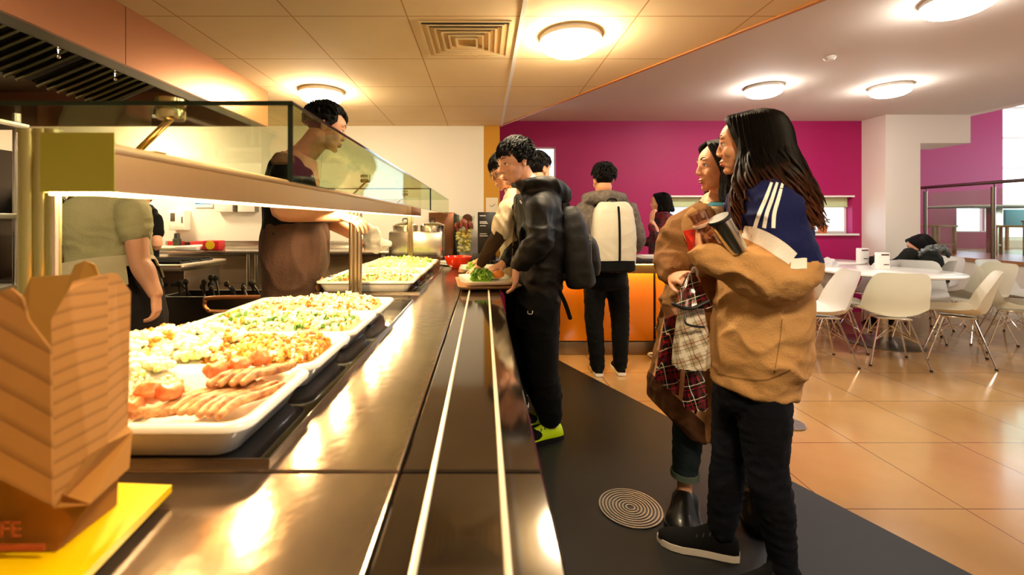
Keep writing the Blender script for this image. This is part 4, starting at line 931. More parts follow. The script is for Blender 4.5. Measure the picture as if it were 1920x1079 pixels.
def long_hair(M, par, mats, seed, L, n=300, wave=.018, spread=.06, gap=50, near=1.0, front=.45, part=0.0):
    """locks run from a centre parting over the skull and fall; gap = half angle of the open face in degrees"""
    rnd = random.Random(seed); b = scalp(M, 1.0, .035, .2); Mi = M.to_3x3()
    down = V((0, 0, -1)); s = M.to_scale().x
    for k in range(n):
        a = R(rnd.uniform(gap, 360-gap)); lay = rnd.uniform(0, 1)
        dx, dy = math.sin(a), math.cos(a)          # a from the face direction
        p0 = V((part+dx*.012, -.02+(.11 if dy > 0 else .04)*dy, .118-(.012*dy if dy > 0 else 0)))
        r = 1.03+.12*lay
        p1 = V((dx*.068*r, -.016+dy*(.115 if dy > 0 else .085)*r, .088)); p2 = V((dx*.083*r, -.018+dy*.105*r, .03)); p3 = V((dx*.088*r, -.022+dy*.108*r, -.03))
        if dy > .35: p2.y = min(p2.y, .048-.015*lay); p3.y = min(p3.y, .026-.02*lay); p1.y = min(p1.y, .068)
        W = [M @ p for p in (p0, p1, p2, p3)]
        out = (Mi @ V((dx, dy, 0))); out.z = 0; out.normalize()
        ll = L*rnd.uniform(.72, 1.05)*(near if (dx < -.45 and -.75 < dy < .25) else 1); ph = rnd.uniform(0, 6.28); f = rnd.uniform(22, 34); side = V((-out.y, out.x, 0)); m_ = 7
        for q in range(1, m_+1):
            t = q/m_; base = W[3] if q == 1 else base; c = W[3]+down*ll*t+out*(spread*t*(.4+lay*.8)*(1 if dy < .1 else front))
            c += side*math.sin(ph+f*ll*t)*wave*t**.6+out*math.cos(ph+f*ll*t)*wave*.8*t**.6
            W.append(c) if q > 0 else None
        nW = len(W); rad = [.006]+[.0095]*3+[.0075*(1-.0*j/m_) for j in range(m_-2)]+[.005, .0012]
        rad = [x*rnd.uniform(.85, 1.15)*s for x in rad[:nW]]
        tube(b, W, rad, 5, 3, flat=.6, dome=False)
    b.faces.ensure_lookup_table()
    return obj('hair', b, mats, par)
def hairmat(name, root, tip, z0, z1):
    m = mat(name, root, .52, spec=.14); nt = m.node_tree; bs = nt.nodes['Principled BSDF']; g = nd(nt, 'ShaderNodeNewGeometry'); sp = nd(nt, 'ShaderNodeSeparateXYZ')
    tc = nd(nt, 'ShaderNodeTexCoord'); nt.links.new(g.outputs['Position'], sp.inputs[0]); mr = nd(nt, 'ShaderNodeMapRange'); mr.inputs[1].default_value = z0; mr.inputs[2].default_value = z1
    no = nd(nt, 'ShaderNodeTexNoise', i_Scale=14.0); ad = nd(nt, 'ShaderNodeMath', operation='MULTIPLY_ADD'); ad.inputs[1].default_value = .25; nt.links.new(no.outputs[0], ad.inputs[0]); nt.links.new(sp.outputs[2], ad.inputs[2])
    sb = nd(nt, 'ShaderNodeMath', operation='SUBTRACT'); sb.inputs[1].default_value = .125; nt.links.new(ad.outputs[0], sb.inputs[0]); nt.links.new(sb.outputs[0], mr.inputs[0])
    mx = nd(nt, 'ShaderNodeMix', data_type='RGBA'); mx.inputs['A'].default_value = lin(tip); mx.inputs['B'].default_value = lin(root); nt.links.new(mr.outputs[0], mx.inputs['Factor']); nt.links.new(mx.outputs['Result'], bs.inputs['Base Color'])
    return m
def hand_bm(b, w, d, nrm, side, curl=30, s=1.0, spread=4, thumb=35, curls=None):
    """w wrist, d towards fingers, nrm out of the palm, side=+1 thumb on d x nrm"""
    d = V(d).normalized(); nrm = V(nrm); nrm = (nrm-d*nrm.dot(d)).normalized(); sd = d.cross(nrm)*side; w = V(w)
    RR = []
    for t, a, h in ((-.02, .026, .02), (0, .027, .02), (.02, .033, .019), (.05, .040, .0165), (.078, .041, .014), (.09, .036, .011)):
        c = w+d*t*s; RR.append([c+sd*math.cos(q)*a*s+nrm*math.sin(q)*h*s for q in [R(20*k) for k in range(18)]])
    rings(b, RR)
    ax = sd
    for i, (o, L, r) in enumerate(((.030, .074, .0088), (.0105, .083, .009), (-.0105, .077, .0086), (-.030, .060, .0078))):
        c = curl if curls is None else curls[i]
        p = w+d*.082*s+sd*o*s; dd = (d+sd*o*spread*.6).normalized(); pts = [p-d*.012*s, p]; ang = 0
        for f, k_ in ((.46, .8), (.3, 1.1), (.24, .8)):
            ang += c*k_; v = dd*math.cos(R(ang))+nrm*math.sin(R(ang)); p = p+v*L*f*s; pts.append(p)
        tube(b, pts, [r*s, r*1.02*s, r*.96*s, r*.9*s, r*.78*s], 10, 3)
    p = w+d*.018*s+sd*.024*s+nrm*.004*s; v = (d*math.cos(R(thumb))+sd*math.sin(R(thumb))+nrm*.35).normalized(); pts = [p, p+v*.034*s]
    v2 = (v+d*.5+nrm*.25).normalized(); pts.append(pts[-1]+v2*.03*s); v3 = (v2+d*.4-sd*.25).normalized(); pts.append(pts[-1]+v3*.024*s)
    tube(b, pts, [.0135*s, .0118*s, .0105*s, .0085*s], 10, 3)
def arm_hand(sh, el, wr, d, nrm, side, curl=30, s=1.0, r=(.045, .038, .026), vox=.0038, bare=1.0, **k):
    b = BM(); sh, el, wr = V(sh), V(el), V(wr); st = el.lerp(sh, bare)
    tube(b, [st, el.lerp(sh, .5*bare), el, el.lerp(wr, .3), el.lerp(wr, .7), wr], [r[0]*.98, r[0]*.95, r[1], r[1]*1.05, r[2]*1.2, r[2]], 16, 4)
    hand_bm(b, wr, d, nrm, side, curl, s, **k); return remesh(b, vox, 2, .5)
def core(parts, vox=.012):
    b = BM()
    for pts, rad in parts: tube(b, [V(p) for p in pts], rad, 14, 3)
    return remesh(b, vox, 1)
def shoe(ank, toe, m_up, m_sole, par, L=.27, h=.075, lab=None, solelab=None, laces=None, heel=0, nm='shoe', z0=0.004, W=1):
    """ank = ankle x,y ; toe = direction"""
    d = V((toe[0], toe[1], 0)).normalized(); sd = V((-d.y, d.x, 0)); a = V((ank[0], ank[1], 0)); hl = a-d*.065
    st = [(0, .026, .05), (.02, .034, h), (.06, .037, h+.02), (.1, .037, h+.012), (.14, .040, h*.82), (.19, .047, h*.62), (.23, .043, h*.5), (.26, .03, h*.36), (.272, .014, h*.25)]
    b = BM(); f = L/.272
    RR = []
    for t, wd, hh in st:
        c = hl+d*t*f; pts = []
        for k in range(16):
            q = 2*math.pi*k/16; x = math.cos(q)*wd*W; z = .018+z0+max(0, math.sin(q))*hh if math.sin(q) > 0 else .018+z0+math.sin(q)*.012
            pts.append(c+sd*x*(1 if math.sin(q) < .5 else .8)+V((0, 0, z)))
        RR.append(pts)
    rings(b, RR); up = obj(nm, b, m_up, par, lab)
    b = BM(); RR = []
    out = []
    for t, wd, hh in st: out.append((hl+d*t*f, wd*W*1.06))
    ring = [c+sd*w_ for c, w_ in out]+[out[-1][0]+d*.006]+[c-sd*w_ for c, w_ in reversed(out)]+[out[0][0]-d*.006]
    rings(b, [[p+V((0, 0, z0)) for p in ring], [p+V((0, 0, z0+.012)) for p in ring], [p+V((0, 0, z0+.024))+(a-p)*.01 for p in ring]]); obj('sole', b, m_sole, up, solelab)
    if laces:
        b = BM()
        for k in range(5):
            t = (.085+.022*k)*f; hh = h*1.02-.008*k; c = hl+d*t
            tube(b, [c-sd*.026+V((0, 0, hh+z0-.002)), c+V((0, 0, hh+.020+z0-.002*k)), c+sd*.026+d*.012+V((0, 0, hh-.002+z0))], .0026, 6, 3)
        obj('laces', b, laces, up)
    return up
def cloth(name, bm, m, par, vox=.008, amp=.012, sc=9, seed=0, st=(1, 1, 1), sm=3, lab=None):
    b = remesh(bm, vox, sm); wrinkle(b, amp, sc, seed, st); return obj(name, b, m, par, lab, angle=80)
def fab(name, col, col2=None, sc=(220, .25), rough=.85, sheen=.0, vs=5): return mat(name, col, rough, spec=.2, bump=sc, var=(vs, col2) if col2 else None, sheen=sheen)
def tartan(name, base, s, c1, c2, c3, rough=.7, coat=0, axes=(0, 2), w=(.12, .05)):
    m = mat(name, base, rough, coat=coat); nt = m.node_tree; bs = nt.nodes['Principled BSDF']; g = nd(nt, 'ShaderNodeNewGeometry'); sp = nd(nt, 'ShaderNodeSeparateXYZ'); nt.links.new(g.outputs['Position'], sp.inputs[0])
    cur = None
    def line(ax, off, wd, col, cur):
        a = nd(nt, 'ShaderNodeMath', operation='MULTIPLY_ADD'); a.inputs[1].default_value = s; a.inputs[2].default_value = off
        if ax == 'd':
            q = nd(nt, 'ShaderNodeVectorMath', operation='DOT_PRODUCT'); q.inputs[1].default_value = (.7, -.7, .35); nt.links.new(g.outputs['Position'], q.inputs[0]); nt.links.new(q.outputs['Value'], a.inputs[0])
        elif ax == 'e':
            q = nd(nt, 'ShaderNodeVectorMath', operation='DOT_PRODUCT'); q.inputs[1].default_value = (-.3, .3, .9); nt.links.new(g.outputs['Position'], q.inputs[0]); nt.links.new(q.outputs['Value'], a.inputs[0])
        else: nt.links.new(sp.outputs[ax], a.inputs[0])
        f = nd(nt, 'ShaderNodeMath', operation='FRACT'); nt.links.new(a.outputs[0], f.inputs[0]); l = nd(nt, 'ShaderNodeMath', operation='LESS_THAN'); l.inputs[1].default_value = wd; nt.links.new(f.outputs[0], l.inputs[0])
        h = nd(nt, 'ShaderNodeMath', operation='MULTIPLY'); h.inputs[1].default_value = .8; nt.links.new(l.outputs[0], h.inputs[0])
        mx = nd(nt, 'ShaderNodeMix', data_type='RGBA'); mx.inputs['B'].default_value = lin(col); nt.links.new(h.outputs[0], mx.inputs['Factor'])
        if cur is None: mx.inputs['A'].default_value = lin(base)
        else: nt.links.new(cur, mx.inputs['A'])
        return mx.outputs['Result']
    for ax in axes:
        cur = line(ax, 0, w[0]*2.2, c1, cur); 
    for ax in axes:
        cur = line(ax, .3, w[1], c2, cur); cur = line(ax, .55, w[1]*.7, c3, cur)
    nt.links.new(cur, bs.inputs['Base Color']); return m
from mathutils.bvhtree import BVHTree
CP = V((0, 0, CH))
def wpos(o):
    v = V(o.location); p = o.parent
    while p is not None: v += p.location; p = p.parent
    return v
def bvh(*os):
    vs = []; ps = []
    for o in os:
        w_ = wpos(o); n = len(vs); vs += [v.co+w_ for v in o.data.vertices]; ps += [[i+n for i in p.vertices] for p in o.data.polygons]
    return BVHTree.FromPolygons(vs, ps)
def hit(B, px, py, last=None):
    d = (P(px, py, 1)-CP).normalized(); h = B.ray_cast(CP, d)
    return h[0] if h[0] is not None else None
def strip(B, pts, wpx, m, par, name, th=.0022, lab=None, sub=8):
    """a ribbon laid on a garment's surface along a line"""
    D = cr([(*p, w_) for p, w_ in zip(pts, wpx if isinstance(wpx, (list, tuple)) else [wpx]*len(pts))], sub); RR = []
    for i, d in enumerate(D):
        a = D[max(0, i-1)]; c = D[min(len(D)-1, i+1)]; tx, ty = c[0]-a[0], c[1]-a[1]; L = math.hypot(tx, ty) or 1; nx, ny = -ty/L*d[2]/2, tx/L*d[2]/2
        row = [hit(B, d[0]+nx*k, d[1]+ny*k) for k in (-1, -.33, .33, 1)]
        if any(r is None for r in row): continue
        RR.append(row)
    if len(RR) < 2: return None
    b = BM(); prev = None
    for row in RR:
        dd = [(p-CP).normalized() for p in row]; f = [b.verts.new(p-d*th) for p, d in zip(row, dd)]; k = [b.verts.new(p+d*.004) for p, d in zip(row, dd)]; ring = f+k[::-1]
        if prev:
            for i in range(8): b.faces.new((prev[i], prev[(i+1) % 8], ring[(i+1) % 8], ring[i]))
        else: b.faces.new(ring[::-1])
        prev = ring
    b.faces.new(prev); return obj(name, b, m, par, lab, angle=60)
def person(label, base, group=None): return thing('person', label, 'person', base, group)
def person_body(t, chunks, skin): return obj('body', join(chunks), skin, t, angle=80)
def xy(p, z): return V((p.x, p.y, z))
gQ = 'people queueing at the counter'
nylon = mat('black_nylon', '#060607', .6, bump=(14, .35), spec=.3); blk = fab('black_cotton', '#060606'); denim = fab('dark_denim', '#090A12', '#0E1120', (300, .3))

# ================= front woman in the navy and beige sweatshirt
hM = hm_(P(1401, 269, 1.6), 58, -3, 0, .955)
b0 = P(1420, 1040, 1.57); t = person('young woman with long wavy brown hair in a navy and beige striped sweatshirt', (b0.x, b0.y, 0), gQ)
Z = 1.6; nb = P(1428, 352, Z)
sk = [head_bm(hM, nb, True, .0034)]
sL, eL, wL = P(1450, 384, 1.44), P(1468, 512, 1.42), P(1322, 482, 1.43)
sR, eR, wR = P(1400, 385, 1.76), P(1395, 515, 1.78), P(1352, 470, 1.56)
sk.append(arm_hand(sL, eL, wL, P(1314, 440, 1.52)-wL, V((.35, -1, .25)), -1, 26, .86))
sk.append(arm_hand(sR, eR, wR, P(1325, 440, 1.50)-wR, P(1340, 440, 1.40)-P(1338, 450, 1.56), -1, 32, .95))
hipL, knL, anL = P(1428, 715, 1.52), P(1437, 872, 1.50), P(1466, 1035, 1.475)
hipR, knR, anR = P(1385, 715, 1.66), P(1367, 862, 1.66), P(1352, 1000, 1.645)
sk.append(core([([nb, P(1425, 500, Z), P(1415, 700, Z)], [.08, .12, .13]), ([hipL, knL, anL, xy(anL, .06)], [.07, .045, .034, .03]), ([hipR, knR, anR, xy(anR, .06)], [.07, .045, .034, .03])]))
person_body(t, sk, skinB); face_parts(hM, t, True)
hw = hairmat('long_brown_hair', '#0C0705', '#5A3018', 1.20, 1.45)
long_hair(hM, t, hw, 3, .285, 950, .024, .065, gap=52, near=.72, front=.75)
# sweatshirt
b = BM()
body(b, [(P(1424, 352, Z), .085, .07, 60), (P(1430, 372, Z), .165, .10, 60), (P(1434, 420, Z), .195, .135, 60), (P(1431, 500, Z), .20, .148, 60), (P(1427, 600, Z), .20, .158, 60), (P(1420, 668, Z), .20, .158, 60), (P(1414, 700, Z), .185, .142, 60), (P(1411, 722, Z), .18, .137, 60)], dome=.05)
tube(b, [sL+V((0, .05, 0)), sL, sL.lerp(eL, .5), eL+V((.01, 0, .01)), eL.lerp(wL, .3)+V((0, 0, -.02)), eL.lerp(wL, .62), eL.lerp(wL, .9), eL.lerp(wL, 1.03)], [.075, .082, .088, .098, .092, .070, .060, .050], 20, 4)
tube(b, [sR, sR.lerp(eR, .5), eR, eR.lerp(wR, .5), eR.lerp(wR, .93)], [.08, .085, .088, .068, .045], 20, 4)
b = remesh(b, .0075, 4); wrinkle(b, .019, 7, 4, (1, 1, 1.3)); wrinkle(b, .004, 18, 9)
nav = fab('navy_cotton', '#141A4C', None, (200, .25)); bei = fab('beige_fleece', '#C99B63', '#C08F57', (160, .3), vs=3); whc = fab('white_cotton', '#FBF8F0')
ad = (eL-sL).normalized(); hd = V((-.86, .51, 0))
def isnavy(c):
    px, py = VX+F*c.x/c.y, VY-(c.z-CH)*F/c.y
    if px > 1484: return py < 492
    L_ = [(1200, 425), (1394, 432), (1415, 441), (1440, 453), (1465, 469), (1490, 486)]
    for (a, c1), (d_, e_) in zip(L_, L_[1:]):
        if a <= px < d_: return py < c1+(e_-c1)*(px-a)/(d_-a)
    return False
def isnavy_old(c):
    if c.x < P(1385, 0, 1.45).x and c.z < P(0, 428, 1.45).z: return False
    tt = (c-sL).dot(ad)
    if (c-P(1431, 450, Z)).dot(V((.51, .86, 0))) < -.075: return tt-.10*(c-sL).dot(V((.9, 0, 0))) < .150 if c.z > P(0, 520, 1.42).z else False
    return c.z > P(0, 492, Z).z
for f in b.faces: f.material_index = 0 if isnavy(f.calc_center_median()) else 1
sw = obj('sweatshirt', b, [nav, bei], t, 'navy upper part and beige lower part', angle=80)
B = bvh(sw)
for dx in (0, 14, 28):
    strip(B, [(1447+dx*.75, 342), (1436+dx*.85, 372), (1424+dx*1.0, 400), (1415+dx*1.25, 428)], [5, 7, 7.5, 7.5], whc, t, 'sleeve_stripe')
strip(B, [(1393, 434), (1415, 441), (1440, 453), (1465, 469), (1487, 486)], [22, 28, 30, 30, 26], whc, t, 'sleeve_band')
strip(B, [(1483, 494), (1494, 495), (1504, 494), (1513, 494)], 20, whc, t, 'back_band')
strip(B, [(1345, 702), (1400, 712), (1440, 712), (1482, 694)], 3, fab('beige_seam', '#9C7240'), t, 'hem_seam', .0015)
strip(B, [(1452, 700), (1462, 640), (1466, 600)], 2.2, fab('beige_seam', '#9C7240'), t, 'side_seam', .0015)
# jeans
b = BM(); body(b, [(P(1412, 690, Z), .15, .115, 60), (P(1410, 730, 1.6), .16, .12, 60), (P(1408, 760, 1.6), .14, .115, 60)])
tube(b, [hipL, hipL.lerp(knL, .5), knL, knL.lerp(anL, .4), anL, xy(anL, .085)], [.092, .083, .066, .064, .046, .048], 18, 4); tube(b, [hipR, hipR.lerp(knR, .5), knR, knR.lerp(anR, .4), anR, xy(anR, .085)], [.09, .078, .062, .062, .046, .047], 18, 4)
cloth('jeans', b, denim, t, .0085, .007, 13, 2, (1, 1, 2.4), 2)
shoe((anR.x-.01, anR.y), (-.94, .34), blk, mat('off_white_rubber', '#E4DACB', .5), t, .275, .075, laces=mat('black_lace', '#1B1B1B', .7), solelab='white sole')
shoe((anL.x, anL.y), (-.75, -.1), blk, black, t, .27, .08, laces=mat('black_lace', '#1B1B1B', .7))

# things she holds
def cyl_axis(a, b_, prof, n=28):
    a, b_ = V(a), V(b_); d = (b_-a); L = d.length; q = d.normalized().to_track_quat('Z', 'Y').to_matrix().to_4x4(); M = Matrix.Translation(a) @ q
    bb = BM(); lathe(bb, [(r, z*L) for r, z in prof], n=n, M=M); return bb
a_, c_ = P(1384, 470, 1.385), P(1350, 414, 1.375)
tt = thing('travel_mug', 'steel travel mug with a black lid held against the beige sleeve', 'mug', a_)
obj('mug_body', cyl_axis(a_, c_, [(.001, 0), (.027, 0), (.029, .04), (.033, .95), (.033, 1), (.001, 1)]), mat('mug_steel', '#D8D2BC', .15, 1), tt)
obj('lid', cyl_axis(c_, c_+(c_-a_)*.10, [(.001, 0), (.0345, 0), (.0355, .4), (.032, 1), (.001, 1)]), black, tt)
a_, c_ = P(1338, 458, 1.45), P(1307, 398, 1.45)
tt = thing('clear_cup', 'clear plastic beaker held beside the steel mug', 'cup', a_)
obj('cup_body', cyl_axis(a_, c_, [(.001, 0), (.022, 0), (.030, .95), (.032, 1), (.028, 1), (.020, .03), (.001, .03)]), glassmat('pink_clear_plastic', '#FBEBE0', .2, .08), tt)
obj('cup_rim', cyl_axis(a_.lerp(c_, .6), a_.lerp(c_, .66), [(.024, 0), (.0335, 0), (.0335, 1), (.024, 1)]), mat('clear_rim', '#E9C7B0', .15, .2), tt)
b = BM(); slab(b, [P(1281, 433, 1.5), P(1304, 429, 1.47), P(1302, 462, 1.47), P(1292, 472, 1.5)], (.004, .006, 0)); put('red_card', b, mat('red_card_bright', '#E8260C', .5, var=(8, '#DD1F08')), 'bright red card held between the two women', 'card')
b = BM(); slab(b, [P(1338, 379, 1.62), P(1356, 380, 1.6), P(1358, 386, 1.6), P(1339, 386, 1.62)], (.01, .06, 0)); put('blue_book', b, mat('blue_cover', '#4A9CB8', .5), 'thin blue book edge showing above the clear beaker', 'book')

# ================= second woman in the brown coat
hM = hm_(P(1351, 311, 1.95), 84, -2, 0, .98)
Z = 1.96; b0 = P(1330, 960, 1.93); t = person('woman in a loose brown coat with dark hair, standing behind the sweatshirt woman', (b0.x, b0.y, 0), gQ)
nb = P(1346, 385, Z+.02); sk = [head_bm(hM, nb, True, .0036)]
sL, eL, wL = P(1312, 418, 1.84), P(1266, 482, 1.84), P(1262, 520, 1.70)
sR, eR, wR = P(1345, 412, 2.12), P(1330, 490, 2.15), P(1300, 500, 2.0)
sk.append(arm_hand(sL, eL, wL, P(1292, 520, 1.585)-wL, V((.6, .3, -1)), -1, 34, .95, curls=[30, 36, 40, 44])); sk.append(arm_hand(sR, eR, wR, V((-1, -.3, 0)), V((0, -1, -.3)), -1, 30, .95))
hL, kL, aL = P(1300, 690, 1.88), P(1292, 790, 1.87), P(1284, 885, 1.885); hR, kR, aR = P(1350, 690, 1.98), P(1385, 800, 1.96), P(1408, 895, 1.88)
sk.append(core([([nb, P(1320, 500, Z), P(1305, 650, Z)], [.08, .11, .12]), ([hL, kL, aL, xy(aL, .06)], [.06, .042, .032, .03]), ([hR, kR, aR, xy(aR, .06)], [.06, .042, .032, .03])]))
person_body(t, sk, skinA); face_parts(hM, t, True)
long_hair(hM, t, hairb, 5, .20, 420, .012, .04, gap=46)
coatm = fab('brown_wool', '#8A6237', '#7C5530', (180, .35), vs=3)
b = BM(); body(b, [(P(1340, 392, Z), .09, .075, 80), (P(1334, 408, Z), .17, .105, 80), (P(1318, 460, Z), .19, .125, 80), (P(1306, 540, Z), .19, .135, 78), (P(1300, 640, Z), .20, .16, 76), (P(1298, 720, Z), .215, .185, 74), (P(1304, 785, Z), .225, .20, 72)], dome=.02)
tube(b, [sL+V((.02, .05, 0)), sL, sL.lerp(eL, .5)+V((-.02, 0, 0)), eL, eL.lerp(wL, .5), eL.lerp(wL, .85)], [.07, .082, .095, .088, .068, .055], 20, 4); tube(b, [sR, eR, wR.lerp(eR, .1)], [.085, .09, .055], 18, 4)
b = remesh(b, .0085, 3); wrinkle(b, .026, 6, 7, (1, 1, .9)); wrinkle(b, .008, 15, 3)
pa, pb = P(1208, 738, 1.93), P(1296, 822, 1.93); pn_ = (pb-pa).cross(V((0, 1, 0))).normalized(); pn_ = -pn_ if pn_.z > 0 else pn_
r_ = bmesh.ops.bisect_plane(b, geom=b.verts[:]+b.edges[:]+b.faces[:], plane_co=pa, plane_no=pn_, clear_outer=True)
bmesh.ops.holes_fill(b, edges=[e for e in b.edges if e.is_boundary]); tan_ = fab('tan_satin', '#C08B66', None, (20, .1), .5)
for co_, no_ in ((pa-pn_*.085, pn_), (P(1290, 0, 1.9), V((1, 0, 0))), (P(0, 575, 1.9), V((0, 0, 1)))): bmesh.ops.bisect_plane(b, geom=b.verts[:]+b.edges[:]+b.faces[:], plane_co=co_, plane_no=no_)
for f in b.faces:
    c = f.calc_center_median(); dd = (pa-c).dot(pn_)
    if 0 <= dd < .085 and c.x < P(1290, 0, 1.9).x: f.material_index = 2
    elif c.z < P(0, 575, 1.9).z and c.y < Z: f.material_index = 1
ct = obj('coat', b, [coatm, tan_, fab('dark_lining', '#4A2D18')], t, 'brown upper part, pinkish tan skirt, dark hem', angle=80)
B = bvh(ct)
strip(B, [(1303, 392), (1290, 415), (1294, 440), (1300, 470)], [14, 24, 26, 8], fab('tan_lapel', '#A27A4A'), t, 'lapel', .007)
b = BM(); tube(b, [P(1322, 390, 1.86), P(1345, 398, 1.80), P(1368, 396, 1.82), P(1375, 385, 1.9)], [.03, .042, .042, .03], 14, 5, flat=.6); b = wrinkle(remesh(b, .007), .012, 14, 2); obj('collar', b, fab('cream_cotton', '#E6CBA0'), t, 'cream collar')
b = BM(); tube(b, [nb+V((-.068*math.cos(q_), .068*math.sin(q_), -.01)) for q_ in [R(k*36) for k in range(11)]], .03, 12, 2); obj('black_neckline', wrinkle(remesh(b, .008), .01, 14, 3), blk, t)
b = BM()
for h_, k_, a_ in ((hL, kL, aL), (hR, kR, aR)): tube(b, [h_, k_, k_.lerp(a_, .5), a_+V((0, 0, .0))], [.08, .066, .06, .052], 16, 4)
cloth('jeans', b, fab('blue_grey_denim', '#1F2A2E', '#27343A'), t, .009, .006, 14, 4, (1, 1, 2), 2)
b = BM()
for a_ in (aL, aR): tube(b, [a_+V((0, 0, .005)), a_+V((0, 0, -.02))], [.058, .057], 18, 2, dome=False)
obj('jeans_cuff', b, fab('cuff_denim', '#5D6A5C'), t, 'paler turned-up cuffs')
lea = mat('black_leather', '#080706', .35, coat=.2)
shoe((aL.x, aL.y), (-.45, -.85), lea, black, t, .25, .075, laces=mat('gold_thread', '#7A6220', .5), W=1.5); shoe((aR.x, aR.y+.02), (-.25, -.9), lea, black, t, .25, .09, laces=mat('gold_thread', '#7A6220', .5), W=1.1)
# folded tartan umbrella she holds
tar = tartan('tartan_gloss', '#14120F', 22, '#5A1220', '#E6DFC8', '#C8202C', .25, .5, axes=('d', 'e')); tar2 = tartan('tartan_wool', '#14100F', 17, '#7A1422', '#E6D9C0', '#D8283A', .7, 0, axes=('d', 'e'))
def cone(pts, rad, flat=.7, n=22, fold=.12):
    b = BM(); tube(b, pts, rad, n, 5, flat=flat, dome=False); c0 = V(pts[0]); ax_ = (V(pts[-1])-c0).normalized()
    for v in b.verts:
        q = v.co-c0; h = q.dot(ax_); r = q-ax_*h; a = math.atan2(r.y, r.x); v.co = c0+ax_*h+r*(1+fold*math.sin(a*7+h*9))
    return b
t = thing('tartan_umbrella', 'folded glossy tartan umbrella with a black frill hanging from the coat woman hand', 'umbrella', P(1300, 700, 1.52))
obj('canopy', cone([P(1297, 512, 1.54), P(1298, 540, 1.53), P(1301, 578, 1.52)], [.012, .035, .062]), tar, t)
obj('canopy', cone([P(1298, 575, 1.53), P(1297, 630, 1.52), P(1296, 688, 1.52)], [.04, .052, .062]), mat('pale_tartan', '#B5A08A', .2, coat=.6), t) if False else obj('canopy', cone([P(1298, 575, 1.535), P(1297, 630, 1.535), P(1296, 688, 1.535)], [.04, .055, .062]), tartan('pale_tartan', '#B9A78A', 20, '#E9E0CC', '#7A1B24', '#3E4A2A', .22, .5, axes=('d', 'e')), t, 'pale shiny tartan tier')
obj('canopy', cone([P(1303, 690, 1.54), P(1304, 730, 1.54), P(1303, 765, 1.54)], [.028, .036, .042]), tar, t)
b = BM(); tube(b, [P(1297, 512, 1.54), P(1303, 600, 1.53), P(1304, 775, 1.54)], [.004, .004, .004], 8, 3); obj('shaft', b, black, t)
b = BM(); tube(b, [P(1285, 590, 1.48), P(1285, 606, 1.47), P(1300, 612, 1.47), P(1320, 614, 1.48)], .004, 8, 4); tube(b, [P(1262+k*6.2, 570+9*math.sin(k*.35), 1.475) for k in range(12)], .006, 8, 2); obj('trim', b, black, t)
b = BM(); tube(b, [P(1298, 512, 1.54), P(1301, 503, 1.535), P(1307, 508, 1.53), P(1307, 518, 1.53)], .0055, 8, 4); obj('handle', b, GLASS if False else mat('clear_handle', '#D8C6BE', .1, .3), t)
b = BM(); bb = [(1262, 600), (1292, 625), (1290, 690), (1268, 735), (1246, 722), (1226, 700), (1236, 660)]
def scf(u, v):
    a = P(1246, 596, 1.64).lerp(P(1222, 708, 1.62), v); c = P(1284, 588, 1.60).lerp(P(1278, 748, 1.60), v)
    return a.lerp(c, u)+V((0, -.018*math.sin(u*9+v*2)*(.4+v), 0))
surf(b, scf, 30, 24, .006)
put('tartan_scarf', b, tar2, 'red and black tartan scarf hanging in front of the brown coat', 'scarf')
# ================= man in the black jacket
Z = 2.6; hM = hm_(P(966, 305, 2.56), 118, -14, 0, 1.08)
b0 = P(1010, 820, 2.6); t = person('young man in a black hooded jacket putting salad on a white plate', (b0.x, b0.y, 0), gQ)
nb = P(992, 350, 2.62); sk = [head_bm(hM, nb, False, .0042, .056)]
sL, eL, wL = P(1013, 388, 2.42), P(1012, 452, 2.36), P(968, 502, 2.40)
sR, eR, wR = P(985, 385, 2.78), P(985, 458, 2.88), P(942, 496, 2.72)
sk.append(arm_hand(sL, eL, wL, V((-.05, .1, -1)), V((-.9, .3, 0)), 1, 22, 1.02, vox=.0042)); sk.append(arm_hand(sR, eR, wR, P(905, 512, 2.64)-wR, V((-.1, -.1, -1)), 1, 26, 1.02, vox=.0042))
hL, kL, aL = P(1012, 565, 2.50), P(1016, 685, 2.50), P(1034, 782, 2.51); hR, kR, aR = P(990, 565, 2.70), P(992, 680, 2.70), P(1026, 768, 2.70)
sk.append(core([([nb, P(1010, 460, Z), P(1008, 560, Z)], [.08, .11, .12]), ([hL, kL, aL, xy(aL, .06)], [.08, .05, .035, .03]), ([hR, kR, aR, xy(aR, .06)], [.08, .05, .035, .03])]))
person_body(t, sk, skinA); face_parts(hM, t, False); short_hair(hM, t, hairb, 2, 480, .055, True, .35)
b = BM(); body(b, [(P(989, 352, Z), .10, .10, 100), (P(1000, 370, Z), .18, .12, 100), (P(1012, 410, Z), .205, .128, 100), (P(1014, 470, Z), .195, .128, 100), (P(1010, 530, Z), .19, .125, 100), (P(1006, 568, Z), .195, .128, 100)], dome=.04)
tube(b, [sL+V((0, .06, 0)), sL, sL.lerp(eL, .5), eL, eL.lerp(wL, .5), eL.lerp(wL, .86), eL.lerp(wL, .93)], [.07, .08, .078, .078, .068, .056, .042], 18, 4); tube(b, [sR, eR, eR.lerp(wR, .5), eR.lerp(wR, .88)], [.08, .075, .062, .046], 18, 4)
tube(b, [nb+V((-.075*math.cos(q_)-.01, .075*math.sin(q_), .012*math.cos(q_))) for q_ in [R(k*36) for k in range(11)]], .026, 12, 2)
tube(b, [P(975, 350, 2.5), P(1005, 342, 2.46), P(1040, 350, 2.52), P(1055, 366, 2.62), P(1040, 362, 2.75)], [.03, .042, .055, .055, .04], 14, 5)
jk = cloth('jacket', b, nylon, t, .0095, .017, 8, 3, (1, 1, 1.2), 2)
B = bvh(jk); gz = mat('grey_zip', '#77706A', .4, .4)
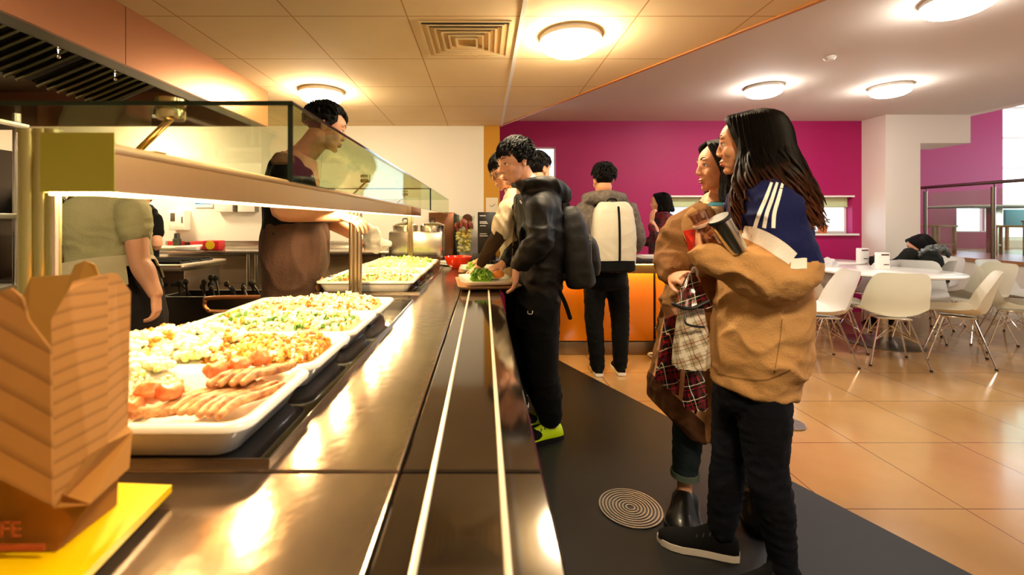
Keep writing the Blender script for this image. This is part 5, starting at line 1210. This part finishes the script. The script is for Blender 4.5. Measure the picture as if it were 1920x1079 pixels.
strip(B, [(966, 372), (964, 410), (962, 450), (960, 490)], 2.4, gz, t, 'zip', .003); strip(B, [(975, 376), (978, 382)], 3, white, t, 'logo_tab', .003)
b = BM(); tube(b, [P(985, 342, 2.5), P(992, 338, 2.52), P(1001, 330, 2.58)], [.008, .010, .008], 8, 4); obj('shirt_collar', b, whc, t)
b = BM(); body(b, [(P(1006, 540, Z), .17, .12, 100), (P(1004, 585, Z), .175, .13, 100), (P(1003, 610, Z), .16, .125, 100)])
tube(b, [hL, hL.lerp(kL, .5), kL, kL.lerp(aL, .6), aL+V((-.01, 0, .0))], [.115, .105, .092, .082, .07], 18, 4); tube(b, [hR, hR.lerp(kR, .5), kR, kR.lerp(aR, .6), aR], [.115, .105, .09, .08, .07], 18, 4)
pn = cloth('trousers', b, blk, t, .0105, .01, 9, 5, (1, 1, 1.6), 2)
B = bvh(pn, jk); strip(B, [(989.5, 583), (990, 588), (994, 589.5), (998, 588), (998.5, 583)], 1.6, white, t, 'logo_mark', .003)
lime = mat('lime_shoe', '#C6E808', .4)
for a_, d_ in ((aL, (-.9, -.35)), (aR, (-.9, -.25))):
    s_ = shoe((a_.x, a_.y), d_, lime, black, t, .28, .085, 'lime yellow trainer', laces=black)
    d = V((d_[0], d_[1], 0)).normalized(); b = BM(); c = V((a_.x, a_.y, 0)); ell(b, c+d*.13+V((0, 0, .05)), (.075, .05, .032), q=Matrix.Rotation(math.atan2(d.y, d.x), 4, 'Z')); obj('toe_cap', b, blk, s_, 'black toe cap')
def backpack(name, label, c, rot, wd, dp, ht, m, ms, cat='backpack', zipm=None, bottom=None, tilt=0):
    t = thing(name, label, cat, c); M = Matrix.Translation(V(c)) @ Matrix.Rotation(R(rot), 4, 'Z') @ Matrix.Rotation(R(tilt), 4, 'X')
    # local -Y is the outer face
    b = BM(); RR = []
    for z, a, d in ((-.5, .43, .36), (-.47, .47, .46), (-.3, .5, .5), (0, .5, .5), (.25, .47, .44), (.4, .42, .34), (.48, .34, .22), (.5, .28, .15)):
        ring = []
        for k in range(32):
            q = 2*math.pi*k/32; ca, sa = math.cos(q), math.sin(q); ring.append(M @ V((abs(ca)**.6*(1 if ca > 0 else -1)*a*wd, abs(sa)**.6*(1 if sa > 0 else -1)*d*dp*(1 if sa < 0 else .9), z*ht)))
        RR.append(ring)
    rings(b, RR); b = remesh(b, .01, 2); wrinkle(b, .006, 8, 5); sh = obj('pack_body', b, m, t, angle=80)
    if zipm:
        b = BM(); pts = [M @ V((.02, -dp*.5*s_-.004, z*ht)) for z, s_ in ((.42, .66), (.25, .9), (0, 1.01), (-.25, 1.01), (-.36, .99))]; tube(b, pts, .009, 8, 4, flat=.5); obj('zip', b, zipm, t)
    for sx in (-1, 1):
        b = BM(); tube(b, [M @ V((sx*wd*.26, dp*.38, ht*.38)), M @ V((sx*wd*.32, dp*.9, ht*.44)), M @ V((sx*wd*.36, dp*1.5, ht*.25)), M @ V((sx*wd*.38, dp*1.3, -.05)), M @ V((sx*wd*.34, dp*.4, -ht*.35))], .02, 10, 5, flat=.35); obj('shoulder_strap', b, ms, t)
    b = BM(); tube(b, [M @ V((-.035, dp*.2, ht*.49)), M @ V((-.03, dp*.2, ht*.54)), M @ V((.03, dp*.2, ht*.54)), M @ V((.035, dp*.2, ht*.49))], .006, 8, 3); obj('grab_loop', b, ms, t)
    if bottom:
        b = BM(); RR = []
        for z, a, d in ((-.505, .40, .34), (-.48, .475, .47), (-.34, .47, .512), (-.335, .3, .5)):
            RR.append([M @ V(((1 if math.cos(q) > 0 else -1)*abs(math.cos(q))**.6*a*wd, (1 if math.sin(q) > 0 else -1)*abs(math.sin(q))**.6*d*dp, z*ht)) for q in [2*math.pi*k/32 for k in range(32)]])
        rings(b, RR); obj('base_panel', b, bottom, t, 'black base panel')
    return t, M
t, M = backpack('black_backpack', 'black backpack worn by the man in the black jacket', P(1077, 462, 2.58), 82, .31, .19, .47, mat('black_canvas', '#0A0B0D', .7, bump=(60, .2)), blk, tilt=-8)
b = BM(); body(b, [(M @ V((-.0, -.085, -.17)), .10, .035, 82), (M @ V((0, -.095, -.10)), .115, .04, 82), (M @ V((0, -.095, 0)), .11, .035, 82), (M @ V((0, -.085, .04)), .09, .02, 82)]); obj('front_pocket', wrinkle(remesh(b, .008), .006, 12, 2), mat('black_canvas', '#0A0B0D', .7), t)
b = BM(); tube(b, [M @ V((-.10, -.10, .13)), M @ V((-.125, -.085, 0)), M @ V((-.135, -.06, -.16))], .003, 6, 4); obj('side_zip', b, gz, t)
b = BM()
for k in range(4): p = P(1102, 442+k*7, 2.50); box(b, p.x-.003, p.x+.004, p.y-.045, p.y-.02, p.z-.006, p.z+.006)
obj('lettering', b, mat('grey_print', '#A9A9A9', .5), t, smooth=False)
b = BM(); tube(b, [P(1048, 545, 2.45), P(1060, 570, 2.44), P(1069, 597, 2.44)], [.012, .012, .012], 8, 3, flat=.25); obj('loose_strap', b, blk, t)

# ================= second man at the counter, glasses
Z = 3.0; hM = hm_(P(946, 322, 3.0), 112, -22, 0, 1.0); b0 = P(960, 760, 3.02)
t = person('man with glasses in a cream top bending over the farther plate', (b0.x+.04, b0.y, 0), gQ)
nb = P(968, 358, 3.03); sk = [head_bm(hM, nb, False, .0046, .054)]
sL, eL, wL = P(955, 392, 2.88), P(936, 440, 2.86), P(898, 500, 2.98); sR, eR, wR = P(955, 390, 3.22), P(940, 440, 3.3), P(905, 485, 3.25)
sk.append(arm_hand(sL, eL, wL, V((-.8, .3, -.6)), V((-.3, 0, -1)), 1, 26, 1, vox=.0045)); sk.append(arm_hand(sR, eR, wR, V((-.8, 0, -.4)), V((0, 0, -1)), -1, 26, 1, vox=.0045))
hL, aL = P(972, 540, 2.95), P(976, 720, 2.95); hR, aR = P(972, 540, 3.15), P(976, 705, 3.15)
sk.append(core([([nb, P(980, 430, Z), P(985, 540, Z)], [.07, .1, .11]), ([hL, xy(hL, .5), xy(hL, .06)], [.08, .05, .033]), ([hR, xy(hR, .5), xy(hR, .06)], [.08, .05, .033])]))
person_body(t, sk, skinA); face_parts(hM, t, False, True); short_hair(hM, t, hairb, 6, 330, .06, True, .25)
b = BM(); body(b, [(P(966, 360, Z), .09, .09, 100), (P(970, 378, Z), .17, .1, 100), (P(972, 430, Z), .19, .12, 100), (P(972, 500, Z), .18, .12, 100), (P(972, 545, Z), .18, .125, 100)])
tube(b, [nb+V((-.07*math.cos(q_), .07*math.sin(q_), .0)) for q_ in [R(k*36) for k in range(11)]], .02, 10, 2); tube(b, [sL, sL.lerp(eL, .5), sL.lerp(eL, .9)], [.075, .074, .068], 16, 3); tube(b, [sR, sR.lerp(eR, .9)], [.08, .08], 14, 3)
cloth('cream_top', b, fab('cream_shirt', '#D9C6A4'), t, .011, .014, 8, 9)
b = BM(); tube(b, [sL.lerp(eL, .85), eL, eL.lerp(wL, .5), eL.lerp(wL, .9)], [.058, .055, .048, .036], 16, 4); cloth('sleeve', b, fab('brown_knit', '#3B2A1C'), t, .009, .008, 12, 4, lab='dark brown forearm sleeve')
b = BM(); tube(b, [sR.lerp(eR, .8), eR, eR.lerp(wR, .9)], [.065, .058, .036], 16, 4); cloth('sleeve', b, fab('brown_knit', '#3B2A1C'), t, .009, .008, 12, 4, lab='dark brown forearm sleeve')
b = BM(); body(b, [(P(972, 530, Z), .16, .115, 100), (xy(P(973, 560, Z), .78), .165, .12, 100)])
for h_ in (hL, hR): tube(b, [h_, xy(h_, .5), xy(h_, .09)], [.1, .075, .06], 14, 4)
cloth('trousers', b, blk, t, .013, .006, 9, 5)
for h_ in (hL, hR): shoe((h_.x, h_.y), (-.9, .1), blk, mat('off_white_rubber', '#E4DACB', .5), t, .27, .08)

# ================= man whose head shows behind the black hood
Z = 3.42; hM = hm_(P(1010, 318, Z), -50, -4, 0, 1.0); b0 = P(1014, 740, Z)
t = person('man with spiky black hair mostly hidden behind the black jacket', (b0.x, b0.y, 0), gQ)
nb = P(1012, 350, Z+.02); c_ = lambda z: V((b0.x, Z+.05, z)); sk = [head_bm(hM, nb, False, .006, .054)]
sk.append(core([([nb, c_(1.2), c_(.9)], [.07, .11, .12]), ([c_(.9)+V((-.09, 0, 0)), c_(.5)+V((-.09, 0, 0)), c_(.06)+V((-.09, 0, 0))], [.08, .05, .033]), ([c_(.9)+V((.09, 0, 0)), c_(.5)+V((.09, 0, 0)), c_(.06)+V((.09, 0, 0))], [.08, .05, .033])]))
sk.append(arm_hand(c_(1.38)+V((.19, 0, 0)), c_(1.12)+V((.22, .02, 0)), c_(1.02)+V((.1, .2, 0)), V((-.5, 1, 0)), V((0, 0, -1)), 1, 30, 1, vox=.006)); sk.append(arm_hand(c_(1.38)+V((-.19, 0, 0)), c_(1.12)+V((-.22, .02, 0)), c_(1.02)+V((-.1, .2, 0)), V((.5, 1, 0)), V((0, 0, -1)), -1, 30, 1, vox=.006))
person_body(t, sk, skinA); face_parts(hM, t, False); short_hair(hM, t, hairb, 8, 300, .06, True, .7)
b = BM(); body(b, [(c_(1.48), .08, .07, 0), (c_(1.43), .17, .1, 0), (c_(1.2), .19, .12, 0), (c_(.88), .18, .12, 0)])
for sx in (-1, 1): tube(b, [c_(1.38)+V((sx*.17, 0, 0)), c_(1.12)+V((sx*.22, .02, 0)), c_(1.03)+V((sx*.13, .15, 0))], [.07, .06, .045], 14, 4)
cloth('dark_top', b, blk, t, .014, .01, 8, 2)
b = BM(); body(b, [(c_(.92), .165, .115, 0), (c_(.8), .17, .12, 0)])
for sx in (-.09, .09): tube(b, [c_(.88)+V((sx, 0, 0)), c_(.5)+V((sx, 0, 0)), c_(.09)+V((sx, 0, 0))], [.09, .07, .055], 14, 4)
cloth('trousers', b, blk, t, .014, .006, 9, 5)
for sx in (-.09, .09): shoe((b0.x+sx, Z+.05), (0, 1), blk, black, t, .27, .08)

# ================= man with the white backpack, seen from behind
Z = 3.6; hM = hm_(P(1131, 338, 3.62), 8, -6, 0, 1.05); b0 = P(1140, 706, 3.56)
t = person('man in a grey hoodie with his back to us at the drinks counter', (b0.x, b0.y, 0), gQ)
nb = P(1132, 368, 3.62); sk = [head_bm(hM, nb, False, .0052, .056)]
sL, eL, wL = P(1095, 392, 3.6), P(1088, 452, 3.6), P(1110, 480, 3.82); sR, eR, wR = P(1178, 392, 3.6), P(1194, 450, 3.58), P(1176, 482, 3.8)
sk.append(arm_hand(sL, eL, wL, V((.2, 1, 0)), V((0, 0, -1)), 1, 25, 1, vox=.005)); sk.append(arm_hand(sR, eR, wR, V((-.2, 1, 0)), V((0, 0, -1)), -1, 25, 1, vox=.005))
hL, kL, aL = P(1116, 515, 3.62), P(1114, 605, 3.60), P(1121, 690, 3.58); hR, kR, aR = P(1156, 515, 3.62), P(1163, 605, 3.62), P(1163, 685, 3.60)
sk.append(core([([nb, P(1136, 440, Z), P(1137, 510, Z)], [.08, .12, .12]), ([hL, kL, aL, xy(aL, .06)], [.08, .05, .035, .03]), ([hR, kR, aR, xy(aR, .06)], [.08, .05, .035, .03])]))
person_body(t, sk, skinB); face_parts(hM, t, False); short_hair(hM, t, hairb, 12, 420, .05, True, .5)
greyh = fab('grey_marl', '#6E665E', '#585049', (140, .4), vs=30)
b = BM(); body(b, [(P(1132, 370, Z), .09, .08, 0), (P(1133, 385, Z), .18, .11, 0), (P(1135, 420, Z), .215, .125, 0), (P(1137, 470, Z), .205, .125, 0), (P(1138, 508, Z), .20, .13, 0)], dome=.04)
for s_, e_, w_ in ((sL, eL, wL), (sR, eR, wR)): tube(b, [s_, s_.lerp(e_, .5), e_, e_.lerp(w_, .5), e_.lerp(w_, .9)], [.075, .078, .074, .06, .045], 16, 4)
tube(b, [P(1100, 372, 3.68), P(1105, 373, 3.56), P(1133, 371, 3.48), P(1163, 373, 3.56), P(1168, 372, 3.68)], [.04, .055, .065, .055, .04], 14, 5)
cloth('hoodie', b, greyh, t, .011, .014, 8, 6)
b = BM(); body(b, [(P(1137, 500, Z), .165, .12, 0), (P(1137, 535, Z), .17, .125, 0)])
for h_, k_, a_ in ((hL, kL, aL), (hR, kR, aR)): tube(b, [h_, h_.lerp(k_, .5), k_, k_.lerp(a_, .5), a_], [.095, .088, .076, .068, .058], 16, 4)
cloth('trousers', b, blk, t, .012, .008, 10, 4, (1, 1, 2))
for a_ in (aL, aR): shoe((a_.x, a_.y), (.08, 1), blk, mat('white_rubber', '#F4F2EA', .4), t, .28, .08, solelab='white sole')
backpack('white_backpack', 'off-white backpack with a black centre zip on the man in grey', P(1150, 444, 3.40), 4, .35, .15, .54, mat('white_canvas', '#C6C0AC', .55, bump=(50, .2)), blk, zipm=blk, bottom=blk)

# ================= woman in red plaid beyond the counter
Z = 5.15; hM = hm_(P(1236, 380, Z), 75, -4, 0, .96); b0 = P(1240, 600, Z)
t = person('woman in a dark red plaid coat with a hand raised to her chest', (b0.x, b0.y, 0)); c_ = lambda z, dx=0, dy=0: V((b0.x+dx, Z+dy, z))
nb = c_(1.36); sk = [head_bm(hM, nb, True, .006)]
sk.append(arm_hand(c_(1.30, 0, -.16), c_(1.06, -.10, -.2), P(1222, 415, 4.97), V((.1, 0, 1)), V((.9, .3, 0)), 1, 25, .95, vox=.006)); sk.append(arm_hand(c_(1.30, 0, .16), c_(1.05, 0, .2), c_(.98, -.2, .1), V((-1, 0, 0)), V((0, 0, -1)), -1, 25, .95, vox=.006))
sk.append(core([([nb, c_(1.1), c_(.85)], [.07, .1, .11]), ([c_(.85, 0, -.08), c_(.45, 0, -.08), c_(.06, 0, -.08)], [.07, .05, .033]), ([c_(.85, 0, .08), c_(.45, 0, .08), c_(.06, 0, .08)], [.07, .05, .033])]))
person_body(t, sk, skinA); face_parts(hM, t, True); long_hair(hM, t, hairb, 9, .10, 150, .006, .02, gap=50)
b = BM(); body(b, [(c_(1.37), .08, .07, 85), (c_(1.33), .16, .09, 85), (c_(1.1), .18, .12, 85), (c_(.8), .19, .14, 85), (c_(.6), .2, .16, 85)])
tube(b, [c_(1.30, 0, -.16), c_(1.06, -.10, -.2), P(1221, 424, 4.98)], [.07, .062, .045], 14, 4); tube(b, [c_(1.30, 0, .16), c_(1.05, 0, .2), c_(.99, -.17, .11)], [.07, .062, .045], 14, 4)
cloth('plaid_coat', b, tartan('dark_red_plaid', '#2A0A10', 7, '#6A0E1C', '#3A3038', '#8E1222', .8, 0, axes=(0, 2)), t, .014, .012, 7, 3)
b = BM()
for dy in (-.08, .08): tube(b, [c_(.8, 0, dy), c_(.45, 0, dy), c_(.09, 0, dy)], [.08, .06, .05], 14, 4)
cloth('trousers', b, blk, t, .014, .005, 9, 5)
for dy in (-.08, .08): shoe((b0.x, Z+dy), (-1, .1), blk, black, t, .25, .07)

# ================= cook in the olive T-shirt
Z = 2.3; hM = hm_(P(184, 312, 2.40), 25, -25, 0, .98); b0 = P(205, 900, 2.32)
t = person('kitchen worker in an olive T-shirt and black apron, back to us', (b0.x, b0.y, 0)); c_ = lambda z, dx=0, dy=0: V((b0.x+dx, 2.32+dy, z))
nb = P(190, 362, 2.32); sk = [head_bm(hM, nb, True, .006, .05)]
sR, eR, wR = P(250, 400, 2.26), P(262, 490, 2.20), P(292, 552, 2.16); sL, eL, wL = P(150, 398, 2.4), P(140, 470, 2.48), P(175, 480, 2.68)
sk.append(arm_hand(sR, eR, wR, V((.06, 0, -1)), V((-1, -.2, 0)), 1, 30, .98, (.054, .046, .031), vox=.0042)); sk.append(arm_hand(sL, eL, wL, V((.3, 1, 0)), V((0, 0, -1)), 1, 25, .95, (.05, .042, .03), vox=.006))
sk.append(core([([nb, c_(1.2), c_(.9)], [.08, .12, .13]), ([c_(.9, -.09), c_(.5, -.09), c_(.06, -.09)], [.08, .05, .033]), ([c_(.9, .09), c_(.5, .09), c_(.06, .09)], [.08, .05, .033])]))
person_body(t, sk, skinA); face_parts(hM, t, True); short_hair(hM, t, hairmat('cook_brown_hair', '#3A2412', '#3A2412', 0, 1), 15, 260, .06, True, .2)
olive = fab('olive_cotton', '#B5B184', '#ABA778', (120, .3), vs=3)
b = BM(); body(b, [(P(190, 364, Z), .10, .085, 22), (P(194, 378, Z), .175, .115, 22), (P(200, 415, Z), .195, .135, 22), (P(206, 460, Z), .18, .13, 22), (P(209, 495, Z), .185, .135, 22)], dome=.05)
tube(b, [sR+V((-.05, .02, .01)), sR, sR.lerp(eR, .42)], [.07, .078, .074], 18, 4); tube(b, [sL+V((.04, 0, .01)), sL, sL.lerp(eL, .5)], [.07, .075, .07], 18, 4)
cloth('olive_shirt', b, olive, t, .009, .013, 7, 4, (1, 1, 1.4), 2)
b = BM(); body(b, [(P(209, 488, Z), .175, .125, 22), (P(210, 530, Z), .20, .145, 22), (c_(.82), .20, .145, 22), (c_(.7), .19, .14, 22)])
for dx in (-.09, .09): tube(b, [c_(.84, dx), c_(.5, dx), c_(.09, dx)], [.105, .08, .065], 16, 4)
cloth('trousers', b, blk, t, .012, .008, 9, 3)
b = BM(); body(b, [(P(203, 488, Z-.01), .195, .15, 22), (P(205, 520, Z-.02), .225, .175, 22), (P(206, 545, Z-.03), .235, .185, 22)], dome=0); bmesh.ops.delete(b, geom=[v for v in b.verts if v.co.x > P(252, 0, 2.2).x], context='VERTS'); bmesh.ops.delete(b, geom=[f for f in b.faces if len(f.verts) > 4], context='FACES_ONLY'); bmesh.ops.solidify(b, geom=b.faces[:], thickness=.006); wrinkle(b, .008, 9, 3)
obj('waist_cloth', b, fab('cream_linen', '#C9BE98'), t, 'pale cloth folded round the waist')
b = BM(); body(b, [(P(216, 510, 2.31), .17, .12, 22), (P(222, 560, 2.30), .205, .15, 22), (P(224, 640, 2.30), .21, .16, 22), (c_(.45, .03), .20, .16, 22)], dome=0); cloth('apron', b, fab('charcoal_apron', '#232021'), t, .012, .012, 6, 8, (1, 1, .4))
for dx in (-.09, .09): shoe((b0.x+dx, 2.32), (-.4, 1), blk, black, t, .26, .08)

# ================= stooping kitchen worker in black
Z = 3.86; b0 = P(255, 700, Z); hM = hm_(P(262, 372, 4.1), 5, -45, 0, .95)
t = person('kitchen worker in a black T-shirt stooping over the workbench', (b0.x, b0.y, 0)); c_ = lambda z, dx=0, dy=0: V((b0.x+dx, Z+dy, z))
nb = P(260, 392, 3.98); sk = [head_bm(hM, nb, True, .007)]
sR, eR, wR = P(284, 412, 3.9), P(292, 458, 3.86), P(262, 470, 4.02)
sk.append(arm_hand(sR, eR, wR, V((-.9, .5, 0)), V((0, 0, -1)), -1, 30, .95, (.056, .05, .032), vox=.006)); sk.append(arm_hand(P(232, 412, 3.95), P(222, 458, 3.95), P(250, 470, 4.1), V((.5, .7, 0)), V((0, 0, -1)), 1, 30, .95, (.056, .05, .032), vox=.007))
sk.append(core([([nb, c_(1.2), c_(.9)], [.07, .11, .12]), ([c_(.9, -.09), c_(.5, -.09), c_(.06, -.09)], [.08, .05, .033]), ([c_(.9, .09), c_(.5, .09), c_(.06, .09)], [.08, .05, .033])]))
person_body(t, sk, skinA); face_parts(hM, t, True); short_hair(hM, t, hairb, 17, 200, .06, True, .2)
b = BM(); body(b, [(P(260, 394, 3.95), .10, .08, 5), (P(259, 404, 3.9), .16, .11, 5), (P(257, 440, 3.86), .17, .13, 0), (c_(.9), .17, .13, 0)]); tube(b, [sR+V((-.05, 0, 0)), sR, sR.lerp(eR, .55)], [.075, .08, .078], 16, 3); s2 = P(232, 412, 3.95); tube(b, [s2, s2.lerp(P(222, 458, 3.95), .55)], [.08, .078], 16, 3)
cloth('black_shirt', b, blk, t, .013, .01, 8, 4)
b = BM(); body(b, [(c_(.93), .165, .12, 0), (c_(.78), .17, .13, 0)])
for dx in (-.09, .09): tube(b, [c_(.84, dx), c_(.5, dx), c_(.09, dx)], [.095, .075, .06], 14, 4)
cloth('trousers', b, blk, t, .014, .006, 9, 3)
for dx in (-.09, .09): shoe((b0.x+dx, Z), (0, 1), blk, black, t, .26, .08)

# ================= server in black with a brown apron
Z = 2.42; hM = hm_(P(612, 240, 2.42), -72, -16, 0, 1.06); b0 = P(556, 830, Z)
t = person('male server in a black T-shirt and brown apron behind the glass', (b0.x, b0.y, 0)); c_ = lambda z, dx=0, dy=0: V((b0.x+dx, Z+dy, z))
nb = P(562, 300, 2.42); sk = [head_bm(hM, nb, False, .0042, .062)]
sR, eR, wR = P(538, 322, 2.22), P(528, 394, 2.16), P(640, 404, 2.16); sL, eL, wL = P(560, 322, 2.64), P(592, 400, 2.68), P(662, 440, 2.5)
sk.append(arm_hand(sR, eR, wR, P(690, 420, 2.12)-wR, V((0, .3, -1)), 1, 26, 1.02, (.060, .050, .034), vox=.0042)); sk.append(arm_hand(sL, eL, wL, P(700, 456, 2.4)-wL, V((.2, -.3, -1)), -1, 26, 1.02, (.058, .048, .033), vox=.0045))
sk.append(core([([nb, c_(1.25), c_(.9)], [.09, .14, .14]), ([c_(.9, 0, -.1), c_(.5, 0, -.1), c_(.06, 0, -.1)], [.08, .05, .033]), ([c_(.9, 0, .1), c_(.5, 0, .1), c_(.06, 0, .1)], [.08, .05, .033])]))
person_body(t, sk, skinA); face_parts(hM, t, False); short_hair(hM, t, hairb, 21, 380, .04, False, .3)
b = BM(); body(b, [(P(556, 298, Z), .10, .09, -78), (P(550, 316, Z), .19, .12, -78), (P(549, 370, Z), .215, .145, -78), (P(552, 430, Z), .20, .155, -80), (P(554, 500, Z), .20, .155, -80)], dome=.05)
tube(b, [sR+V((0, .05, .01)), sR, sR.lerp(eR, .38)], [.075, .08, .078], 18, 4); tube(b, [sL+V((0, -.05, .01)), sL, sL.lerp(eL, .45)], [.075, .08, .078], 18, 4)
cloth('black_shirt', b, blk, t, .0095, .012, 7, 6)
b = BM(); body(b, [(P(556, 418, Z-.0), .205, .16, -80), (P(556, 450, Z), .215, .17, -80), (P(553, 500, Z), .22, .168, -80), (P(548, 540, Z), .21, .145, -80), (c_(.55, -.04), .2, .135, -80)], dome=0)
cloth('apron', b, fab('brown_apron', '#4A352B', '#3E2B22', (90, .3)), t, .0095, .02, 6, 9, (1, 1, .8))
b = BM()
for dy in (-.1, .1): tube(b, [c_(.84, -.03, dy), c_(.5, -.02, dy), c_(.09, 0, dy)], [.1, .08, .065], 14, 4)
cloth('trousers', b, blk, t, .014, .006, 9, 3)
for dy in (-.1, .1): shoe((b0.x, Z+dy), (1, .1), blk, black, t, .28, .08)
b = BM(); ell(b, P(700, 450, 2.40), (.055, .05, .075)); ell(b, P(720, 458, 2.40), (.05, .05, .03)); ell(b, P(690, 435, 2.4), (.04, .035, .05)); b = wrinkle(remesh(b, .006), .02, 14, 3); put('white_cloth', b, fab('white_towel', '#F6F3EC'), 'white cloth bundled in the server hands', 'cloth')

# ================= seated person in a dark jacket
Z = 5.0; b0 = V((5.06, 5.0, 0)); hM = hm_(P(1722, 461, 5.2), 58, -26, 0, 1.0)
t = person('person in a black jacket seated hunched over the far table', (b0.x, b0.y, 0)); nb = P(1733, 478, 5.12)
sk = [head_bm(hM, nb, True, .007)]
sA, eA, wA = V((4.86, 5.0, .87)), V((4.72, 5.12, .66)), V((4.72, 5.36, .80)); sB, eB, wB = V((5.2, 5.2, .86)), V((5.14, 5.36, .68)), V((4.86, 5.5, .80))
sk.append(arm_hand(sA, eA, wA, V((0, 1, 0)), V((0, 0, -1)), 1, 25, .95, vox=.007)); sk.append(arm_hand(sB, eB, wB, V((-1, .3, 0)), V((0, 0, -1)), -1, 25, .95, vox=.007))
hips = V((5.06, 4.99, .54)); K = [V((4.76, 5.22, .48)), V((4.94, 5.36, .48))]
sk.append(core([([nb, V((5.05, 5.03, .75)), hips], [.07, .11, .12])]+[([hips+V((dx, dy, 0)), k, V((k.x+.02, k.y+.02, .06))], [.08, .055, .035]) for (dx, dy), k in zip(((-.07, -.05), (.07, .07)), K)]))
person_body(t, sk, skinA); face_parts(hM, t, True); long_hair(hM, t, hairb, 30, .07, 200, .006, .01, gap=50)
b = BM(); body(b, [(nb+V((.0, 0, 0)), .10, .09, 40), (P(1738, 488, 5.08), .19, .13, 40), (V((5.06, 5.02, .72)), .21, .15, 40), (V((5.07, 4.99, .55)), .20, .16, 40)])
for s_, e_, w_ in ((sA, eA, wA), (sB, eB, wB)): tube(b, [s_, e_, e_.lerp(w_, .9)], [.085, .075, .05], 14, 4)
cloth('black_jacket', b, fab('dark_olive_jacket', '#12140E'), t, .014, .018, 8, 4)
b = BM(); tube(b, [P(1722, 478, 4.95), P(1745, 468, 4.98), P(1765, 468, 5.05), P(1780, 478, 5.12)], [.035, .05, .05, .035], 12, 5, flat=.7); b = wrinkle(remesh(b, .012), .03, 16, 2); obj('hood_trim', b, mat('grey_fur', '#3C4040', .9, var=(25, '#8A8F8C')), t, 'grey mottled hood trim')
b = BM()
for (dx, dy), k in zip(((-.07, -.05), (.07, .07)), K): tube(b, [hips+V((dx, dy, 0)), k, V((k.x+.02, k.y+.02, .09))], [.1, .075, .06], 14, 4)
cloth('trousers', b, blk, t, .014, .006, 9, 3)
for k in K: shoe((k.x+.02, k.y+.02), (-.7, .7), blk, black, t, .25, .07)
bpy.data.scenes.remove(TMP)
